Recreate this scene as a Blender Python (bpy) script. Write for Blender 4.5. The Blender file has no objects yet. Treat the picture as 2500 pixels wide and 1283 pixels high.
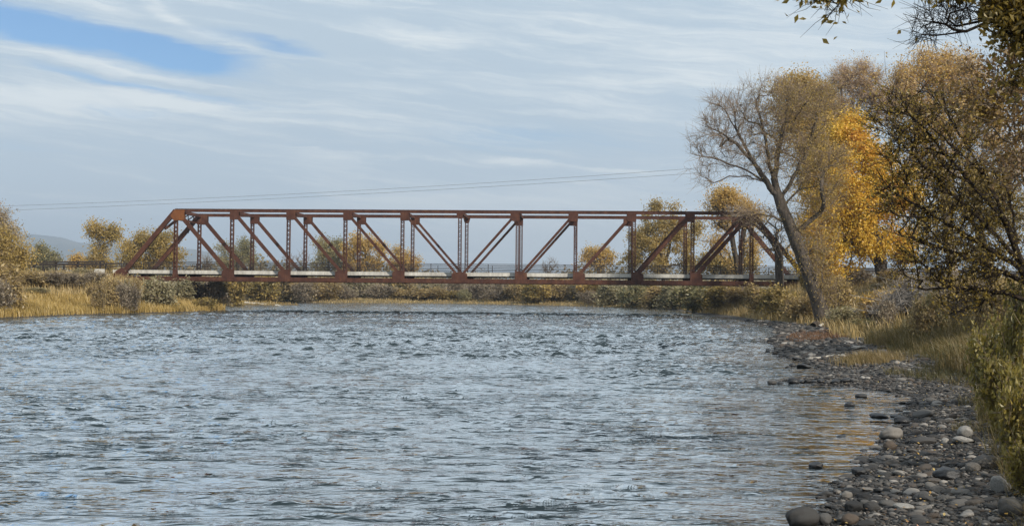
import bpy, bmesh, math
import numpy as np
from mathutils import Matrix, Vector, Euler
R = math.radians
S = bpy.context.scene
COL = S.collection

# ------------------------------------------------------------------ camera
F = 2800.0                       # focal length in pixels of the 2500 px wide photo
EYE = 2.2                        # eye height above the water
PITCH, ROLL = math.atan(71.7/F), math.atan(0.0090)
CR = Matrix.Rotation(math.pi/2+PITCH, 3, 'X') @ Matrix.Rotation(ROLL, 3, 'Z')
cam = bpy.data.objects.new('camera', bpy.data.cameras.new('camera')); COL.objects.link(cam)
cam.matrix_world = Matrix.Translation((0, 0, EYE)) @ CR.to_4x4()
cam.data.sensor_width = 36.0; cam.data.lens = 36.0*F/2500.0
cam.data.clip_start = 0.1; cam.data.clip_end = 40000
S.camera = cam
S.render.resolution_x, S.render.resolution_y = 1024, 525

# ------------------------------------------------------------------ sky, sun, exposure
SUN_EL, SUN_AZ = R(33), R(140)   # azimuth clockwise from +Y: behind the camera, to the right
W = bpy.data.worlds.new('World'); S.world = W; W.use_nodes = True
NT = W.node_tree; NT.nodes.clear()

class G:
    """tiny node-graph helper"""
    def __init__(s, nt): s.nt = nt
    def n(s, typ, **kw):
        x = s.nt.nodes.new(typ)
        for k, v in kw.items(): setattr(x, k, v)
        return x
    def put(s, sock, v):
        if isinstance(v, bpy.types.NodeSocket): s.nt.links.new(v, sock)
        elif v is not None: sock.default_value = v
    def m(s, op, a, b=None, c=None, clamp=False):
        x = s.n('ShaderNodeMath', operation=op, use_clamp=clamp)
        for i, v in enumerate((a, b, c)): s.put(x.inputs[i], v)
        return x.outputs[0]
    def noise(s, vec, scale, detail=4, rough=0.55, dist=0.0, lac=2.0):
        x = s.n('ShaderNodeTexNoise'); s.put(x.inputs['Vector'], vec)
        x.inputs['Scale'].default_value = scale; x.inputs['Detail'].default_value = detail
        x.inputs['Roughness'].default_value = rough; x.inputs['Distortion'].default_value = dist
        x.inputs['Lacunarity'].default_value = lac
        return x.outputs['Fac']
    def xyz(s, x, y, z=0.0):
        c = s.n('ShaderNodeCombineXYZ')
        for i, v in enumerate((x, y, z)): s.put(c.inputs[i], v)
        return c.outputs[0]
    def ramp(s, fac, stops, interp='LINEAR'):
        r = s.n('ShaderNodeValToRGB'); s.put(r.inputs[0], fac); e = r.color_ramp
        e.interpolation = interp
        while len(e.elements) < len(stops): e.elements.new(0.5)
        for el, (p, c) in zip(e.elements, stops):
            el.position = p; el.color = (c[0], c[1], c[2], 1) if not np.isscalar(c) else (c, c, c, 1)
        return r.outputs[0]
    def sstep(s, v, a, b):
        x = s.n('ShaderNodeMapRange', interpolation_type='SMOOTHSTEP'); s.put(x.inputs[0], v)
        x.inputs[1].default_value = a; x.inputs[2].default_value = b
        return x.outputs[0]
    def mix(s, f, a, b, blend='MIX'):
        x = s.n('ShaderNodeMix', data_type='RGBA', blend_type=blend); s.put(x.inputs[0], f)
        for i, v in ((6, a), (7, b)):
            s.put(x.inputs[i], v if isinstance(v, bpy.types.NodeSocket) else (v[0], v[1], v[2], 1))
        return x.outputs[2]

g = G(NT)
d3 = g.n('ShaderNodeTexCoord').outputs['Generated']
sp = g.n('ShaderNodeSeparateXYZ'); g.put(sp.inputs[0], d3)
az = g.m('ARCTAN2', sp.outputs[0], sp.outputs[1]); el = g.m('ARCSINE', sp.outputs[2])
w1 = g.m('SUBTRACT', g.noise(g.xyz(g.m('MULTIPLY', az, 3.0), g.m('MULTIPLY', el, 14.0), 3.1), 1.6, 5, 0.6), 0.5)
w2 = g.m('SUBTRACT', g.noise(g.xyz(g.m('MULTIPLY', az, 4.0), g.m('MULTIPLY', el, 16.0), 8.7), 1.5, 5, 0.6), 0.5)
azw = g.m('MULTIPLY_ADD', w1, 0.12, az); elw = g.m('MULTIPLY_ADD', w2, 0.030, el)
def dirpx(px, py): return math.atan((px-1250)/F), math.atan((713.2+0.0090*(px-1250)-py)/F)
def blob(px, py, rx, ry, tilt=0.0, k=1.0):
    a0, e0 = dirpx(px, py); ra, re = rx/F, ry/F
    da = g.m('SUBTRACT', azw, a0); de = g.m('MULTIPLY_ADD', da, tilt, g.m('SUBTRACT', elw, e0))
    q = g.m('ADD', g.m('POWER', g.m('ABSOLUTE', g.m('DIVIDE', da, ra)), 2.0), g.m('POWER', g.m('ABSOLUTE', g.m('DIVIDE', de, re)), 2.0))
    return g.m('MULTIPLY', g.m('POWER', 2.718, g.m('MULTIPLY', q, -1.0)), k)
def total(lst):
    t = lst[0]
    for v in lst[1:]: t = g.m('ADD', t, v)
    return t
tilted = g.m('MULTIPLY_ADD', az, 0.10, elw)
n_soft = g.noise(g.xyz(g.m('MULTIPLY', azw, 2.2), g.m('MULTIPLY', tilted, 13.0), 0.4), 2.1, 6, 0.55)
n_fine = g.noise(g.xyz(g.m('MULTIPLY', azw, 3.0), g.m('MULTIPLY', tilted, 46.0), 5.4), 2.6, 8, 0.68)
blue = total([blob(150, 114, 360, 38, 0.13, 1.5), blob(430, 150, 90, 28, 0.15, 0.8), blob(330, 230, 320, 13, 0.10, 0.6), blob(640, 125, 110, 20, 0.2, 0.7),
              blob(330, 292, 130, 11, 0.0, 0.4), blob(1230, 325, 260, 38, 0.0, 0.34), blob(1500, 335, 300, 40, 0.0, 0.2),
              blob(150, 420, 500, 60, 0.0, 0.16), blob(900, 360, 420, 20, 0.0, 0.14)])
blue = g.m('SUBTRACT', blue, g.m('MULTIPLY', g.m('SUBTRACT', n_fine, 0.42), 0.9))
blue = g.sstep(blue, 0.02, 1.05)
white = total([blob(60, 268, 330, 34, 0.02, 0.75), blob(520, 268, 330, 12, 0.05, 0.5), blob(700, 300, 300, 12, 0.07, 0.5), blob(250, 185, 330, 11, 0.10, 0.5), blob(440, 75, 110, 16, 0.45, 0.6),
               blob(1030, 85, 200, 26, 0.06, 0.45), blob(1240, 386, 90, 9, 0.05, 0.8), blob(1000, 390, 120, 6, 0.03, 0.45), blob(1430, 408, 130, 7, 0.08, 0.5), blob(920, 352, 110, 9, 0.05, 0.3),
               blob(1350, 275, 380, 10, 0.02, 0.28), blob(1800, 120, 420, 80, 0.0, 0.5), blob(1350, 490, 460, 60, 0.0, 0.5), blob(1450, 600, 700, 70, 0.0, 0.7), blob(700, 60, 300, 14, 0.15, 0.35), blob(1500, 200, 300, 12, 0.03, 0.3)])
white = g.m('ADD', white, g.m('MULTIPLY', g.m('SUBTRACT', n_soft, 0.5), 1.5))
white = g.m('ADD', white, g.m('MULTIPLY', g.m('SUBTRACT', n_fine, 0.5), 1.6))
white = g.sstep(white, -0.12, 0.80)
cloudcol = g.mix(white, (0.465, 0.570, 0.665), (0.735, 0.790, 0.812))
hz = g.sstep(el, 0.0, 0.16)
cloudcol = g.mix(hz, g.mix(0.55, cloudcol, (0.555, 0.630, 0.695)), cloudcol)
zen = g.sstep(el, 0.25, 1.2)
cloudcol = g.mix(zen, cloudcol, (0.60, 0.66, 0.73))
sky = g.n('ShaderNodeTexSky', sky_type='NISHITA'); sky.sun_disc = False
sky.sun_elevation = SUN_EL; sky.sun_rotation = SUN_AZ; sky.air_density = 1.0; sky.dust_density = 0.3; sky.ozone_density = 3.5
bg_sky = g.n('ShaderNodeBackground'); g.put(bg_sky.inputs[0], g.mix(1.0, sky.outputs[0], (0.70, 0.90, 1.03), 'MULTIPLY')); bg_sky.inputs[1].default_value = 0.10
bg_cl = g.n('ShaderNodeBackground'); g.put(bg_cl.inputs[0], cloudcol); bg_cl.inputs[1].default_value = 1.0
mx = g.n('ShaderNodeMixShader'); g.put(mx.inputs[0], blue)
NT.links.new(bg_cl.outputs[0], mx.inputs[1]); NT.links.new(bg_sky.outputs[0], mx.inputs[2])
NT.links.new(mx.outputs[0], g.n('ShaderNodeOutputWorld').inputs[0])

sun = bpy.data.objects.new('sun', bpy.data.lights.new('sun', 'SUN')); COL.objects.link(sun)
sun.data.energy = 4.4; sun.data.angle = R(2.5); sun.data.color = (1.0, 0.93, 0.83)
sdir = Vector((math.sin(SUN_AZ)*math.cos(SUN_EL), math.cos(SUN_AZ)*math.cos(SUN_EL), math.sin(SUN_EL)))
sun.rotation_euler = sdir.to_track_quat('Z', 'Y').to_euler(); sun.location = (0, 0, 60)
S.view_settings.view_transform = 'Standard'; S.view_settings.look = 'None'
S.view_settings.exposure = 0.18; S.view_settings.gamma = 1.0
try:
    S.cycles.transparent_max_bounces = 12; S.cycles.max_bounces = 6; S.cycles.diffuse_bounces = 3
    S.cycles.glossy_bounces = 3; S.cycles.caustics_reflective = False; S.cycles.caustics_refractive = False
except Exception: pass

# ------------------------------------------------------------------ helpers
RNG = np.random.default_rng(7)
def P(px, py, Y):
    """world point at depth Y that the photo shows at pixel (px, py)"""
    v = CR @ Vector(((px-1250)/F, -(py-641.5)/F, -1.0))
    return np.array((v.x/v.y*Y, Y, EYE+v.z/v.y*Y))
CRI = np.array(CR.transposed())
def to_px(p):
    q = (np.asarray(p, float)-np.array((0, 0, EYE))) @ CRI.T
    return 1250+F*q[..., 0]/-q[..., 2], 641.5-F*q[..., 1]/-q[..., 2]

def tag(o, label=None, cat=None, group=None, kind=None):
    if label: o['label'] = label
    if cat: o['category'] = cat
    if group: o['group'] = group
    if kind: o['kind'] = kind
    return o
def empty(name, loc, label=None, cat=None, group=None, rz=0.0):
    o = bpy.data.objects.new(name, None); COL.objects.link(o); o.location = tuple(loc)
    o.rotation_euler = (0, 0, rz); o.empty_display_size = 0.2
    return tag(o, label, cat, group)
def mesh_data(name, V, faces, mat=None, smooth=False, attrs=None):
    """faces: list of int arrays (n,k)"""
    me = bpy.data.meshes.new(name); V = np.asarray(V, np.float32)
    me.vertices.add(len(V)); me.vertices.foreach_set('co', V.ravel())
    faces = [np.asarray(f, np.int32) for f in faces if len(f)]
    idx = np.concatenate([f.ravel() for f in faces]); tot = np.concatenate([np.full(len(f), f.shape[1], np.int32) for f in faces])
    st = np.concatenate([[0], np.cumsum(tot)[:-1]]).astype(np.int32)
    me.loops.add(len(idx)); me.loops.foreach_set('vertex_index', idx)
    me.polygons.add(len(tot)); me.polygons.foreach_set('loop_start', st)
    me.polygons.foreach_set('use_smooth', np.full(len(tot), bool(smooth)))
    me.update(calc_edges=True)
    for k, (dom, arr) in (attrs or {}).items():
        a = me.attributes.new(k, 'FLOAT', dom); a.data.foreach_set('value', np.asarray(arr, np.float32))
    if mat: me.materials.append(mat)
    return me
def obj(name, me, parent=None, loc=None):
    o = bpy.data.objects.new(name, me); COL.objects.link(o)
    if parent is not None: o.parent = parent
    if loc is not None: o.location = tuple(loc)
    return o
def sn(p, seed, scale, k=7):
    """smooth pseudo-noise of points, about -1..1"""
    r = np.random.default_rng(seed); out = 0
    for i in range(k):
        w = r.normal(size=p.shape[1])/scale*(1+0.35*i); out = out+np.sin(p @ w+r.uniform(0, 6.28))/(1+0.25*i)
    return out/2.6

# ---- materials
def new_mat(name):
    m = bpy.data.materials.new(name); m.use_nodes = True; nt = m.node_tree; nt.nodes.clear()
    return m, G(nt), nt.nodes.new('ShaderNodeOutputMaterial')
def obj_co(q): return q.n('ShaderNodeTexCoord').outputs['Object']
def geo_co(q): return q.n('ShaderNodeNewGeometry').outputs['Position']
def attr(q, name): return q.n('ShaderNodeAttribute', attribute_name=name).outputs['Fac']
def principled(q, out, col, rough=0.8, spec=0.3, metal=0.0, bump=None, bstr=0.4, bdist=0.02):
    b = q.n('ShaderNodeBsdfPrincipled'); q.put(b.inputs['Base Color'], col if isinstance(col, bpy.types.NodeSocket) else (*col, 1))
    q.put(b.inputs['Roughness'], rough); b.inputs['Specular IOR Level'].default_value = spec; b.inputs['Metallic'].default_value = metal
    if bump is not None:
        bp = q.n('ShaderNodeBump'); bp.inputs['Strength'].default_value = bstr; bp.inputs['Distance'].default_value = bdist
        q.put(bp.inputs['Height'], bump); q.put(b.inputs['Normal'], bp.outputs[0])
    q.put(out.inputs[0], b.outputs[0]); return b
def leaf_mat(name, cols, trans=0.35):
    m, q, out = new_mat(name)
    n = len(cols); c = q.ramp(attr(q, 'tint'), [(i/(n-1), c) for i, c in enumerate(cols)])
    d = q.n('ShaderNodeBsdfDiffuse'); q.put(d.inputs[0], c)
    t = q.n('ShaderNodeBsdfTranslucent'); q.put(t.inputs[0], q.mix(1.0, c, (1.0, 0.95, 0.7), 'MULTIPLY'))
    gl = q.n('ShaderNodeBsdfGlossy'); gl.inputs['Roughness'].default_value = 0.45; gl.inputs[0].default_value = (1, 1, 1, 1)
    x = q.n('ShaderNodeMixShader'); x.inputs[0].default_value = trans; q.put(x.inputs[1], d.outputs[0]); q.put(x.inputs[2], t.outputs[0])
    y = q.n('ShaderNodeMixShader'); y.inputs[0].default_value = 0.03; q.put(y.inputs[1], x.outputs[0]); q.put(y.inputs[2], gl.outputs[0])
    q.put(out.inputs[0], y.outputs[0]); return m
def bark_mat(name, c0, c1, sc=6.0, twig=None):
    m, q, out = new_mat(name); co = geo_co(q)
    mp = q.n('ShaderNodeMapping'); q.put(mp.inputs[0], co); mp.inputs['Scale'].default_value = (sc, sc, sc*0.22)
    f = q.noise(mp.outputs[0], 1.0, 6, 0.65); c = q.ramp(f, [(0.32, c0), (0.68, c1)])
    if twig: c = q.mix(q.sstep(attr(q, 'rad'), 0.055, 0.012), c, twig)
    principled(q, out, c, 0.92, 0.15, bump=f, bstr=0.9, bdist=0.06); return m

L_GOLD = leaf_mat('gold_leaves', [(0.30, 0.24, 0.05), (0.52, 0.36, 0.05), (0.70, 0.45, 0.045), (0.78, 0.53, 0.07), (0.74, 0.41, 0.06)])
L_ORANGE = leaf_mat('orange_leaves', [(0.28, 0.20, 0.065), (0.45, 0.305, 0.085), (0.56, 0.365, 0.09), (0.56, 0.38, 0.14)])
L_OLIVE = leaf_mat('olive_yellow_leaves', [(0.14, 0.115, 0.04), (0.25, 0.19, 0.06), (0.37, 0.265, 0.075), (0.46, 0.32, 0.09)])
L_GREEN = leaf_mat('dull_green_leaves', [(0.12, 0.12, 0.06), (0.21, 0.195, 0.095), (0.29, 0.255, 0.12), (0.38, 0.31, 0.13)])
L_TAN = leaf_mat('tan_leaves', [(0.32, 0.22, 0.11), (0.48, 0.33, 0.15), (0.58, 0.41, 0.17), (0.64, 0.42, 0.10)])
L_NEAR = leaf_mat('near_leaves', [(0.08, 0.062, 0.018), (0.19, 0.14, 0.03), (0.32, 0.225, 0.045), (0.48, 0.33, 0.06)], 0.5)
L_BROWN = leaf_mat('brown_leaves', [(0.10, 0.065, 0.035), (0.21, 0.13, 0.065), (0.30, 0.19, 0.08), (0.40, 0.28, 0.06)], 0.5)
L_GREY = leaf_mat('grey_brown_foliage', [(0.18, 0.145, 0.105), (0.27, 0.22, 0.155), (0.36, 0.29, 0.20), (0.43, 0.34, 0.22)])
L_WILLOW = leaf_mat('willow_foliage', [(0.20, 0.15, 0.07), (0.33, 0.24, 0.10), (0.44, 0.32, 0.13), (0.52, 0.38, 0.15)])
L_SAGE = leaf_mat('sage_foliage', [(0.16, 0.15, 0.085), (0.25, 0.225, 0.125), (0.34, 0.29, 0.16), (0.42, 0.35, 0.19)])
L_PLUM = leaf_mat('plum_foliage', [(0.075, 0.045, 0.045), (0.13, 0.07, 0.065), (0.19, 0.11, 0.09), (0.22, 0.15, 0.10)])
L_BUSH = leaf_mat('bank_bush_leaves', [(0.09, 0.082, 0.024), (0.18, 0.155, 0.038), (0.28, 0.225, 0.05), (0.42, 0.32, 0.08)], 0.45)
L_STRAW = leaf_mat('straw_blades', [(0.26, 0.18, 0.07), (0.40, 0.29, 0.12), (0.50, 0.37, 0.17), (0.54, 0.41, 0.21)], 0.3)
L_AMBER = leaf_mat('amber_blades', [(0.22, 0.165, 0.055), (0.38, 0.265, 0.085), (0.50, 0.35, 0.11), (0.56, 0.43, 0.20)], 0.3)
L_BANKG = leaf_mat('bank_blades', [(0.055, 0.06, 0.02), (0.11, 0.095, 0.032), (0.19, 0.14, 0.055), (0.29, 0.21, 0.095)], 0.3)  # blade colours darkened to stand in for tree shade on the bank
L_RUSSET = leaf_mat('russet_blades', [(0.11, 0.06, 0.035), (0.17, 0.09, 0.048), (0.22, 0.13, 0.07)], 0.3)
L_FALLEN = leaf_mat('fallen_leaf', [(0.30, 0.17, 0.06), (0.45, 0.27, 0.06), (0.52, 0.40, 0.16), (0.30, 0.12, 0.06)], 0.2)
B_DARK = bark_mat('dark_bark', (0.030, 0.024, 0.019), (0.105, 0.085, 0.066))
B_GREY = bark_mat('grey_bark', (0.035, 0.028, 0.022), (0.135, 0.11, 0.088), twig=(0.26, 0.195, 0.135))
B_PALE = bark_mat('pale_bark', (0.16, 0.125, 0.095), (0.38, 0.32, 0.26), twig=(0.40, 0.29, 0.21))
B_NEAR = bark_mat('near_bark', (0.018, 0.014, 0.011), (0.06, 0.045, 0.034), 30)
B_TWIG = bark_mat('twig_bark', (0.13, 0.10, 0.075), (0.24, 0.19, 0.14))
B_DEAD = bark_mat('dead_wood', (0.16, 0.14, 0.12), (0.36, 0.32, 0.28), 12)

# ---- plants
def tubes(P0, P1, r0, r1, want_r=False):
    """frusta round segments; sides by thickness"""
    Vs, Fs, Rs, off = [], [], [], 0
    rm = np.maximum(r0, r1); cls = np.where(rm > 0.12, 9, np.where(rm > 0.035, 6, 3))
    for k in (3, 6, 9):
        s = cls == k
        if not s.any(): continue
        a, b, ra, rb = P0[s], P1[s], r0[s], r1[s]
        d = b-a; L = np.linalg.norm(d, axis=1, keepdims=True)+1e-9; d = d/L
        a = a-d*ra[:, None]*0.25; b = b+d*rb[:, None]*0.25
        ref = np.where(np.abs(d[:, 2:3]) > 0.9, np.array([[1., 0, 0]]), np.array([[0., 0, 1]]))
        u = np.cross(d, ref); u /= np.linalg.norm(u, axis=1, keepdims=True)+1e-9; v = np.cross(d, u)
        t = np.arange(k)*2*math.pi/k
        ring = u[:, None]*np.cos(t)[None, :, None]+v[:, None]*np.sin(t)[None, :, None]
        va = a[:, None]+ring*ra[:, None, None]; vb = b[:, None]+ring*rb[:, None, None]
        n = len(a); Vs.append(np.concatenate([va, vb], 1).reshape(-1, 3)); Rs.append(np.repeat(np.maximum(ra, rb), 2*k))
        i = np.arange(n)[:, None]*2*k+off; j = np.arange(k)[None]; j2 = (j+1) % k
        Fs.append(np.stack([i+j, i+j2, i+k+j2, i+k+j], 2).reshape(-1, 4)); off += n*2*k
    if want_r: return np.concatenate(Vs), np.concatenate(Fs), np.concatenate(Rs)
    return np.concatenate(Vs), np.concatenate(Fs)
def leaves(pos, size, rng, tint, aspect=0.55, flat=0.0, along=None):
    n = len(pos); d = rng.normal(size=(n, 3)) if along is None else along+rng.normal(size=(n, 3))*0.6
    d[:, 2] -= 0.25; d /= np.linalg.norm(d, axis=1, keepdims=True)
    nn = rng.normal(size=(n, 3)); nn[:, 2] += flat; u = np.cross(d, nn); u /= np.linalg.norm(u, axis=1, keepdims=True)+1e-9
    nn = np.cross(u, d); L = (size*rng.uniform(0.65, 1.35, n))[:, None]; w = L*aspect*0.5
    a = pos; c = pos+d*L; mid = pos+d*L*0.45
    V = np.stack([a, mid-u*w+nn*w*0.35, c, mid+u*w+nn*w*0.35], 1).reshape(-1, 3)
    return V, np.arange(n*4).reshape(n, 4), np.clip(tint, 0, 1)
def in_lobes(rng, lobes, n, shell=0.35):
    """random points in ellipsoids (centre, radii, weight)"""
    vol = np.array([np.prod(r)**(2/3)*w for c, r, w in lobes]); k = rng.choice(len(lobes), n, p=vol/vol.sum())
    d = rng.normal(size=(n, 3)); d /= np.linalg.norm(d, axis=1, keepdims=True); rad = rng.uniform(0, 1, n)**shell
    c = np.array([l[0] for l in lobes])[k]; r = np.array([l[1] for l in lobes])[k]
    return c+d*rad[:, None]*r
class Skel:
    def __init__(s, cap=60000):
        s.P = np.zeros((cap, 3)); s.D = np.zeros((cap, 3)); s.par = np.full(cap, -1); s.n = 0; s.base = {}
    def add(s, p, par):
        i = s.n; s.P[i] = p; s.par[i] = par
        if par >= 0:
            d = s.P[i]-s.P[par]; s.D[i] = d/(np.linalg.norm(d)+1e-9)
        else: s.D[i] = (0, 0, 1)
        s.n += 1; return i
    def line(s, pts, seg, start=None, rng=None, jit=0.0):
        pts = np.asarray(pts, float)
        if start is None and s.n: start = int(np.argmin(np.linalg.norm(s.P[:s.n]-pts[0], axis=1)))
        if start is None: start = s.add(pts[0], -1)
        elif np.linalg.norm(s.P[start]-pts[0]) > seg*0.5: start = s.add(pts[0], start)
        j = start
        for a, b in zip(pts[:-1], pts[1:]):
            k = max(1, int(np.linalg.norm(b-a)/seg))
            for t in range(1, k+1):
                q = a+(b-a)*t/k
                if rng is not None: q = q+rng.normal(size=3)*seg*jit
                j = s.add(q, j)
        return j
    def grow(s, targets, seg, rng, gnarl=0.12, curve=0.35, first=0.12):
        n = len(targets); o = rng.permutation(n); k = int(n*first); root = s.P[0]
        a, b = o[:k], o[k:]
        a = a[np.argsort(np.linalg.norm(targets[a]-root, axis=1))]; b = b[np.argsort(np.linalg.norm(targets[b]-root, axis=1)+rng.normal(size=len(b))*seg*2)]
        for t in targets[np.concatenate([a, b])]:
            dv = t-s.P[:s.n]; L = np.linalg.norm(dv, axis=1)+1e-9
            cost = L*(1.4-0.6*np.einsum('ij,ij->i', dv, s.D[:s.n])/L)
            cost[0] += 1e3 if s.n > 5 else 0
            j = int(np.argmin(cost)); l = L[j]
            if l < seg*0.4 or s.n > len(s.P)-100: continue
            m = max(1, int(round(l/seg))); p0 = s.P[j].copy(); c = p0+s.D[j]*l*curve
            for i in range(1, m+1):
                u = i/m; q = (1-u)**2*p0+2*u*(1-u)*c+u*u*t+rng.normal(size=3)*seg*gnarl
                j = s.add(q, j)
    def radii(s, r0, rt):
        cnt = np.zeros(s.n); has = np.zeros(s.n, bool); has[s.par[1:s.n]] = True; cnt[~has] = 1
        for i in range(s.n-1, 0, -1): cnt[s.par[i]] += cnt[i]
        p = math.log(r0/rt)/max(math.log(max(cnt[0], 2)), 0.3)
        return rt*np.maximum(cnt, 1)**p
def plant_meshes(sk, base, seed, r0, rt, bark, leafm, nleaf, lsize, spread, twigs=0, twig_len=0.8, twig_r=0.01, twig_al=0.8, twig_up=0.25, keep=None, thin=4.0, aspect=0.55, ntint=3.0, tint_c=0.5, name='tree', flare=0.0):
    rng = np.random.default_rng(seed); r = sk.radii(r0, rt); n = sk.n
    c = np.arange(1, n); p = sk.par[1:n]; ok = p >= 0; c, p = c[ok], p[ok]
    P0, P1 = sk.P[p], sk.P[c]; ra = np.minimum(r[p], r[c]*1.25); rb = r[c]
    if flare:
        f = lambda z: 1+flare*np.exp(-np.maximum(z-sk.P[0, 2], 0)/(r0*1.6))
        ra, rb = ra*f(P0[:, 2]), rb*f(P1[:, 2])
    thin_e = np.where(rb < rt*thin)[0]
    if twigs:
        k = rng.choice(thin_e, twigs); t = rng.uniform(0, 1, twigs)[:, None]; a = P0[k]*(1-t)+P1[k]*t
        dd = (P1[k]-P0[k]); dd /= np.linalg.norm(dd, axis=1, keepdims=True)+1e-9
        dd = dd*twig_al+rng.normal(size=(twigs, 3))*0.55; dd[:, 2] += twig_up; dd /= np.linalg.norm(dd, axis=1, keepdims=True)
        L = twig_len*rng.uniform(0.4, 1.2, twigs)[:, None]; mid = a+dd*L*0.5+rng.normal(size=a.shape)*L*0.06
        e = mid+(dd+rng.normal(size=a.shape)*0.25)*L*0.5
        tw = np.full(twigs, twig_r)
        P0 = np.concatenate([P0, a, mid]); P1 = np.concatenate([P1, mid, e]); ra = np.concatenate([ra, tw, tw*0.8]); rb = np.concatenate([rb, tw*0.8, tw*0.35])
        thin_e = np.concatenate([thin_e, np.arange(len(P0)-2*twigs, len(P0))])
    V, Fq, rv = tubes(P0-base, P1-base, ra, rb, True)
    wood = mesh_data(name+'_wood', V, [Fq], bark, True, {'rad': ('POINT', rv)})
    fol = None
    if nleaf:
        k = rng.choice(thin_e, nleaf); t = rng.uniform(0, 1, nleaf)[:, None]
        pos = P0[k]*(1-t)+P1[k]*t+rng.normal(size=(nleaf, 3))*spread
        if keep is not None: pos = pos[rng.uniform(0, 1, nleaf) < keep(pos)]
        tint = tint_c+0.30*sn(pos, seed+1, ntint)+rng.normal(size=len(pos))*0.16
        V, Fq, tt = leaves(pos-base, lsize, rng, tint, aspect)
        fol = mesh_data(name+'_leaves', V, [Fq], leafm, False, {'tint': ('FACE', tt)})
    return wood, fol
def lob(lst, d, depth=1.0):
    out = []
    for q in lst:
        px, py, rx, ry = q[:4]; w = q[4] if len(q) > 4 else 1.0; dd = q[5] if len(q) > 5 else 0.0
        out.append((P(px, py, d+dd), np.array((rx, rx*depth, ry))*d/F, w))
    return out
def tree(name, label, d, trunk, limbs, lobes, N, seg, r0, rt, bark, leafm, nleaf, lsize, spread, seed, cat='tree', group=None, depth=1.0, gnarl=0.12, curve=0.35, ground=True, parts=('trunk', 'crown'), **kw):
    """trunk / limbs: photo pixels (px, py[, depth offset]) at depth d; lobes: crown ellipsoids in photo pixels"""
    rng = np.random.default_rng(seed); sk = Skel()
    q = lambda l: [P(p[0], p[1], d+(p[2] if len(p) > 2 else 0)) for p in l]
    tr = q(trunk)
    if ground: tr[0][2] = height(tr[0][0], tr[0][1])-0.15
    sk.line(tr, seg, rng=rng, jit=0.04)
    for l in limbs: sk.line(q(l), seg, rng=rng, jit=0.08)
    sk.grow(in_lobes(rng, lob(lobes, d, depth), N), seg, rng, gnarl, curve)
    base = tr[0].copy()
    w, f = plant_meshes(sk, base, seed, r0, rt, bark, leafm, nleaf, lsize, spread, name=name, **kw)
    o = empty(name, base, label, cat, group); obj(parts[0], w, o)
    if f: obj(parts[1], f, o)
    return o
def shrub_proto(seed, bark, leafm, N=110, nleaf=2600, lsize=0.16, spread=0.10, stems=9, form='round', twigs=500, tint_c=0.5):
    """about 2 m wide and 2 m high, base at the origin"""
    rng = np.random.default_rng(seed); sk = Skel(); sk.add((0, 0, -0.15), -1)
    for i in range(stems):
        a = rng.uniform(0, 6.28); r = rng.uniform(0.05, 0.35)
        sk.line([(math.cos(a)*r*0.6, math.sin(a)*r*0.6, 0.0), (math.cos(a)*r*1.5, math.sin(a)*r*1.5, rng.uniform(0.4, 0.8))], 0.15, start=0)
    if form == 'round': lobes = [(np.array((0, 0, 0.95)), np.array((0.95, 0.95, 0.9)), 1.0)]+[(np.array((rng.uniform(-.6, .6), rng.uniform(-.6, .6), rng.uniform(.5, 1.5))), np.array((.5, .5, .42))*rng.uniform(.7, 1.2), 1.0) for _ in range(5)]
    else: lobes = [(np.array((rng.uniform(-.55, .55), rng.uniform(-.5, .5), rng.uniform(.6, 1.45))), np.array((.35, .35, .6)), 1.0) for _ in range(7)]
    T = in_lobes(rng, lobes, N); T = T[T[:, 2] > 0.08]
    sk.grow(T, 0.14, rng, 0.15, 0.4)
    return plant_meshes(sk, np.zeros(3), seed, 0.05, 0.008, bark, leafm, nleaf, lsize, spread, twigs=twigs, twig_len=0.45, twig_r=0.007, ntint=0.6, tint_c=tint_c, thin=3.0, name='shrub')

# ------------------------------------------------------------------ terrain, river
RIVER = np.array([(-4.5, -20), (-1.2, -2), (-0.3, 1.5), (1.2, 6), (2.75, 10.9), (3.7, 12.9), (5.2, 16.2), (6.3, 18.6), (7.75, 22.0), (9.0, 25.2), (8.3, 27.4), (7.4, 28.5),
    (6.9, 29.6), (8.6, 31), (9.4, 35), (9.6, 38), (10.0, 43), (11.4, 49), (12.0, 54), (15.2, 65), (18.4, 82), (20.6, 112), (20.3, 122), (22.5, 150), (22.6, 162), (12.7, 178), (2, 192), (-11.7, 204), (-22, 200), (-31, 193),
    (-46, 203), (-62, 228), (-80, 262), (-95, 255), (-74, 216), (-55, 190), (-33, 172), (-29.5, 163), (-36, 156), (-40, 148), (-37, 138), (-32, 128), (-29.8, 120), (-32, 107), (-35.4, 95), (-36.6, 82), (-38, 60), (-41, 30), (-43, 0), (-46, -20)], float)
def river_sd(x, y):
    """signed distance to the waterline, positive on land"""
    x = np.atleast_1d(np.asarray(x, float)); y = np.atleast_1d(np.asarray(y, float))
    best = np.full(x.shape, 1e18); ins = np.zeros(x.shape, bool)
    A = RIVER; B = np.roll(RIVER, -1, 0)
    for (ax, ay), (bx, by) in zip(A, B):
        dx, dy = bx-ax, by-ay; t = np.clip(((x-ax)*dx+(y-ay)*dy)/(dx*dx+dy*dy), 0, 1)
        best = np.minimum(best, (x-ax-t*dx)**2+(y-ay-t*dy)**2)
        if ay != by: ins ^= ((ay > y) != (by > y)) & (x < (bx-ax)*(y-ay)/(by-ay)+ax)
    sd = np.sqrt(best); return np.where(ins, -sd, sd)
YAW = -0.0527
BO = np.array((-5.44, 119.0))                     # middle of the near truss, plan
BX = np.array((math.cos(YAW), math.sin(YAW))); BY = np.array((-math.sin(YAW), math.cos(YAW)))
BW = 7.64                                         # distance between the two trusses
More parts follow.
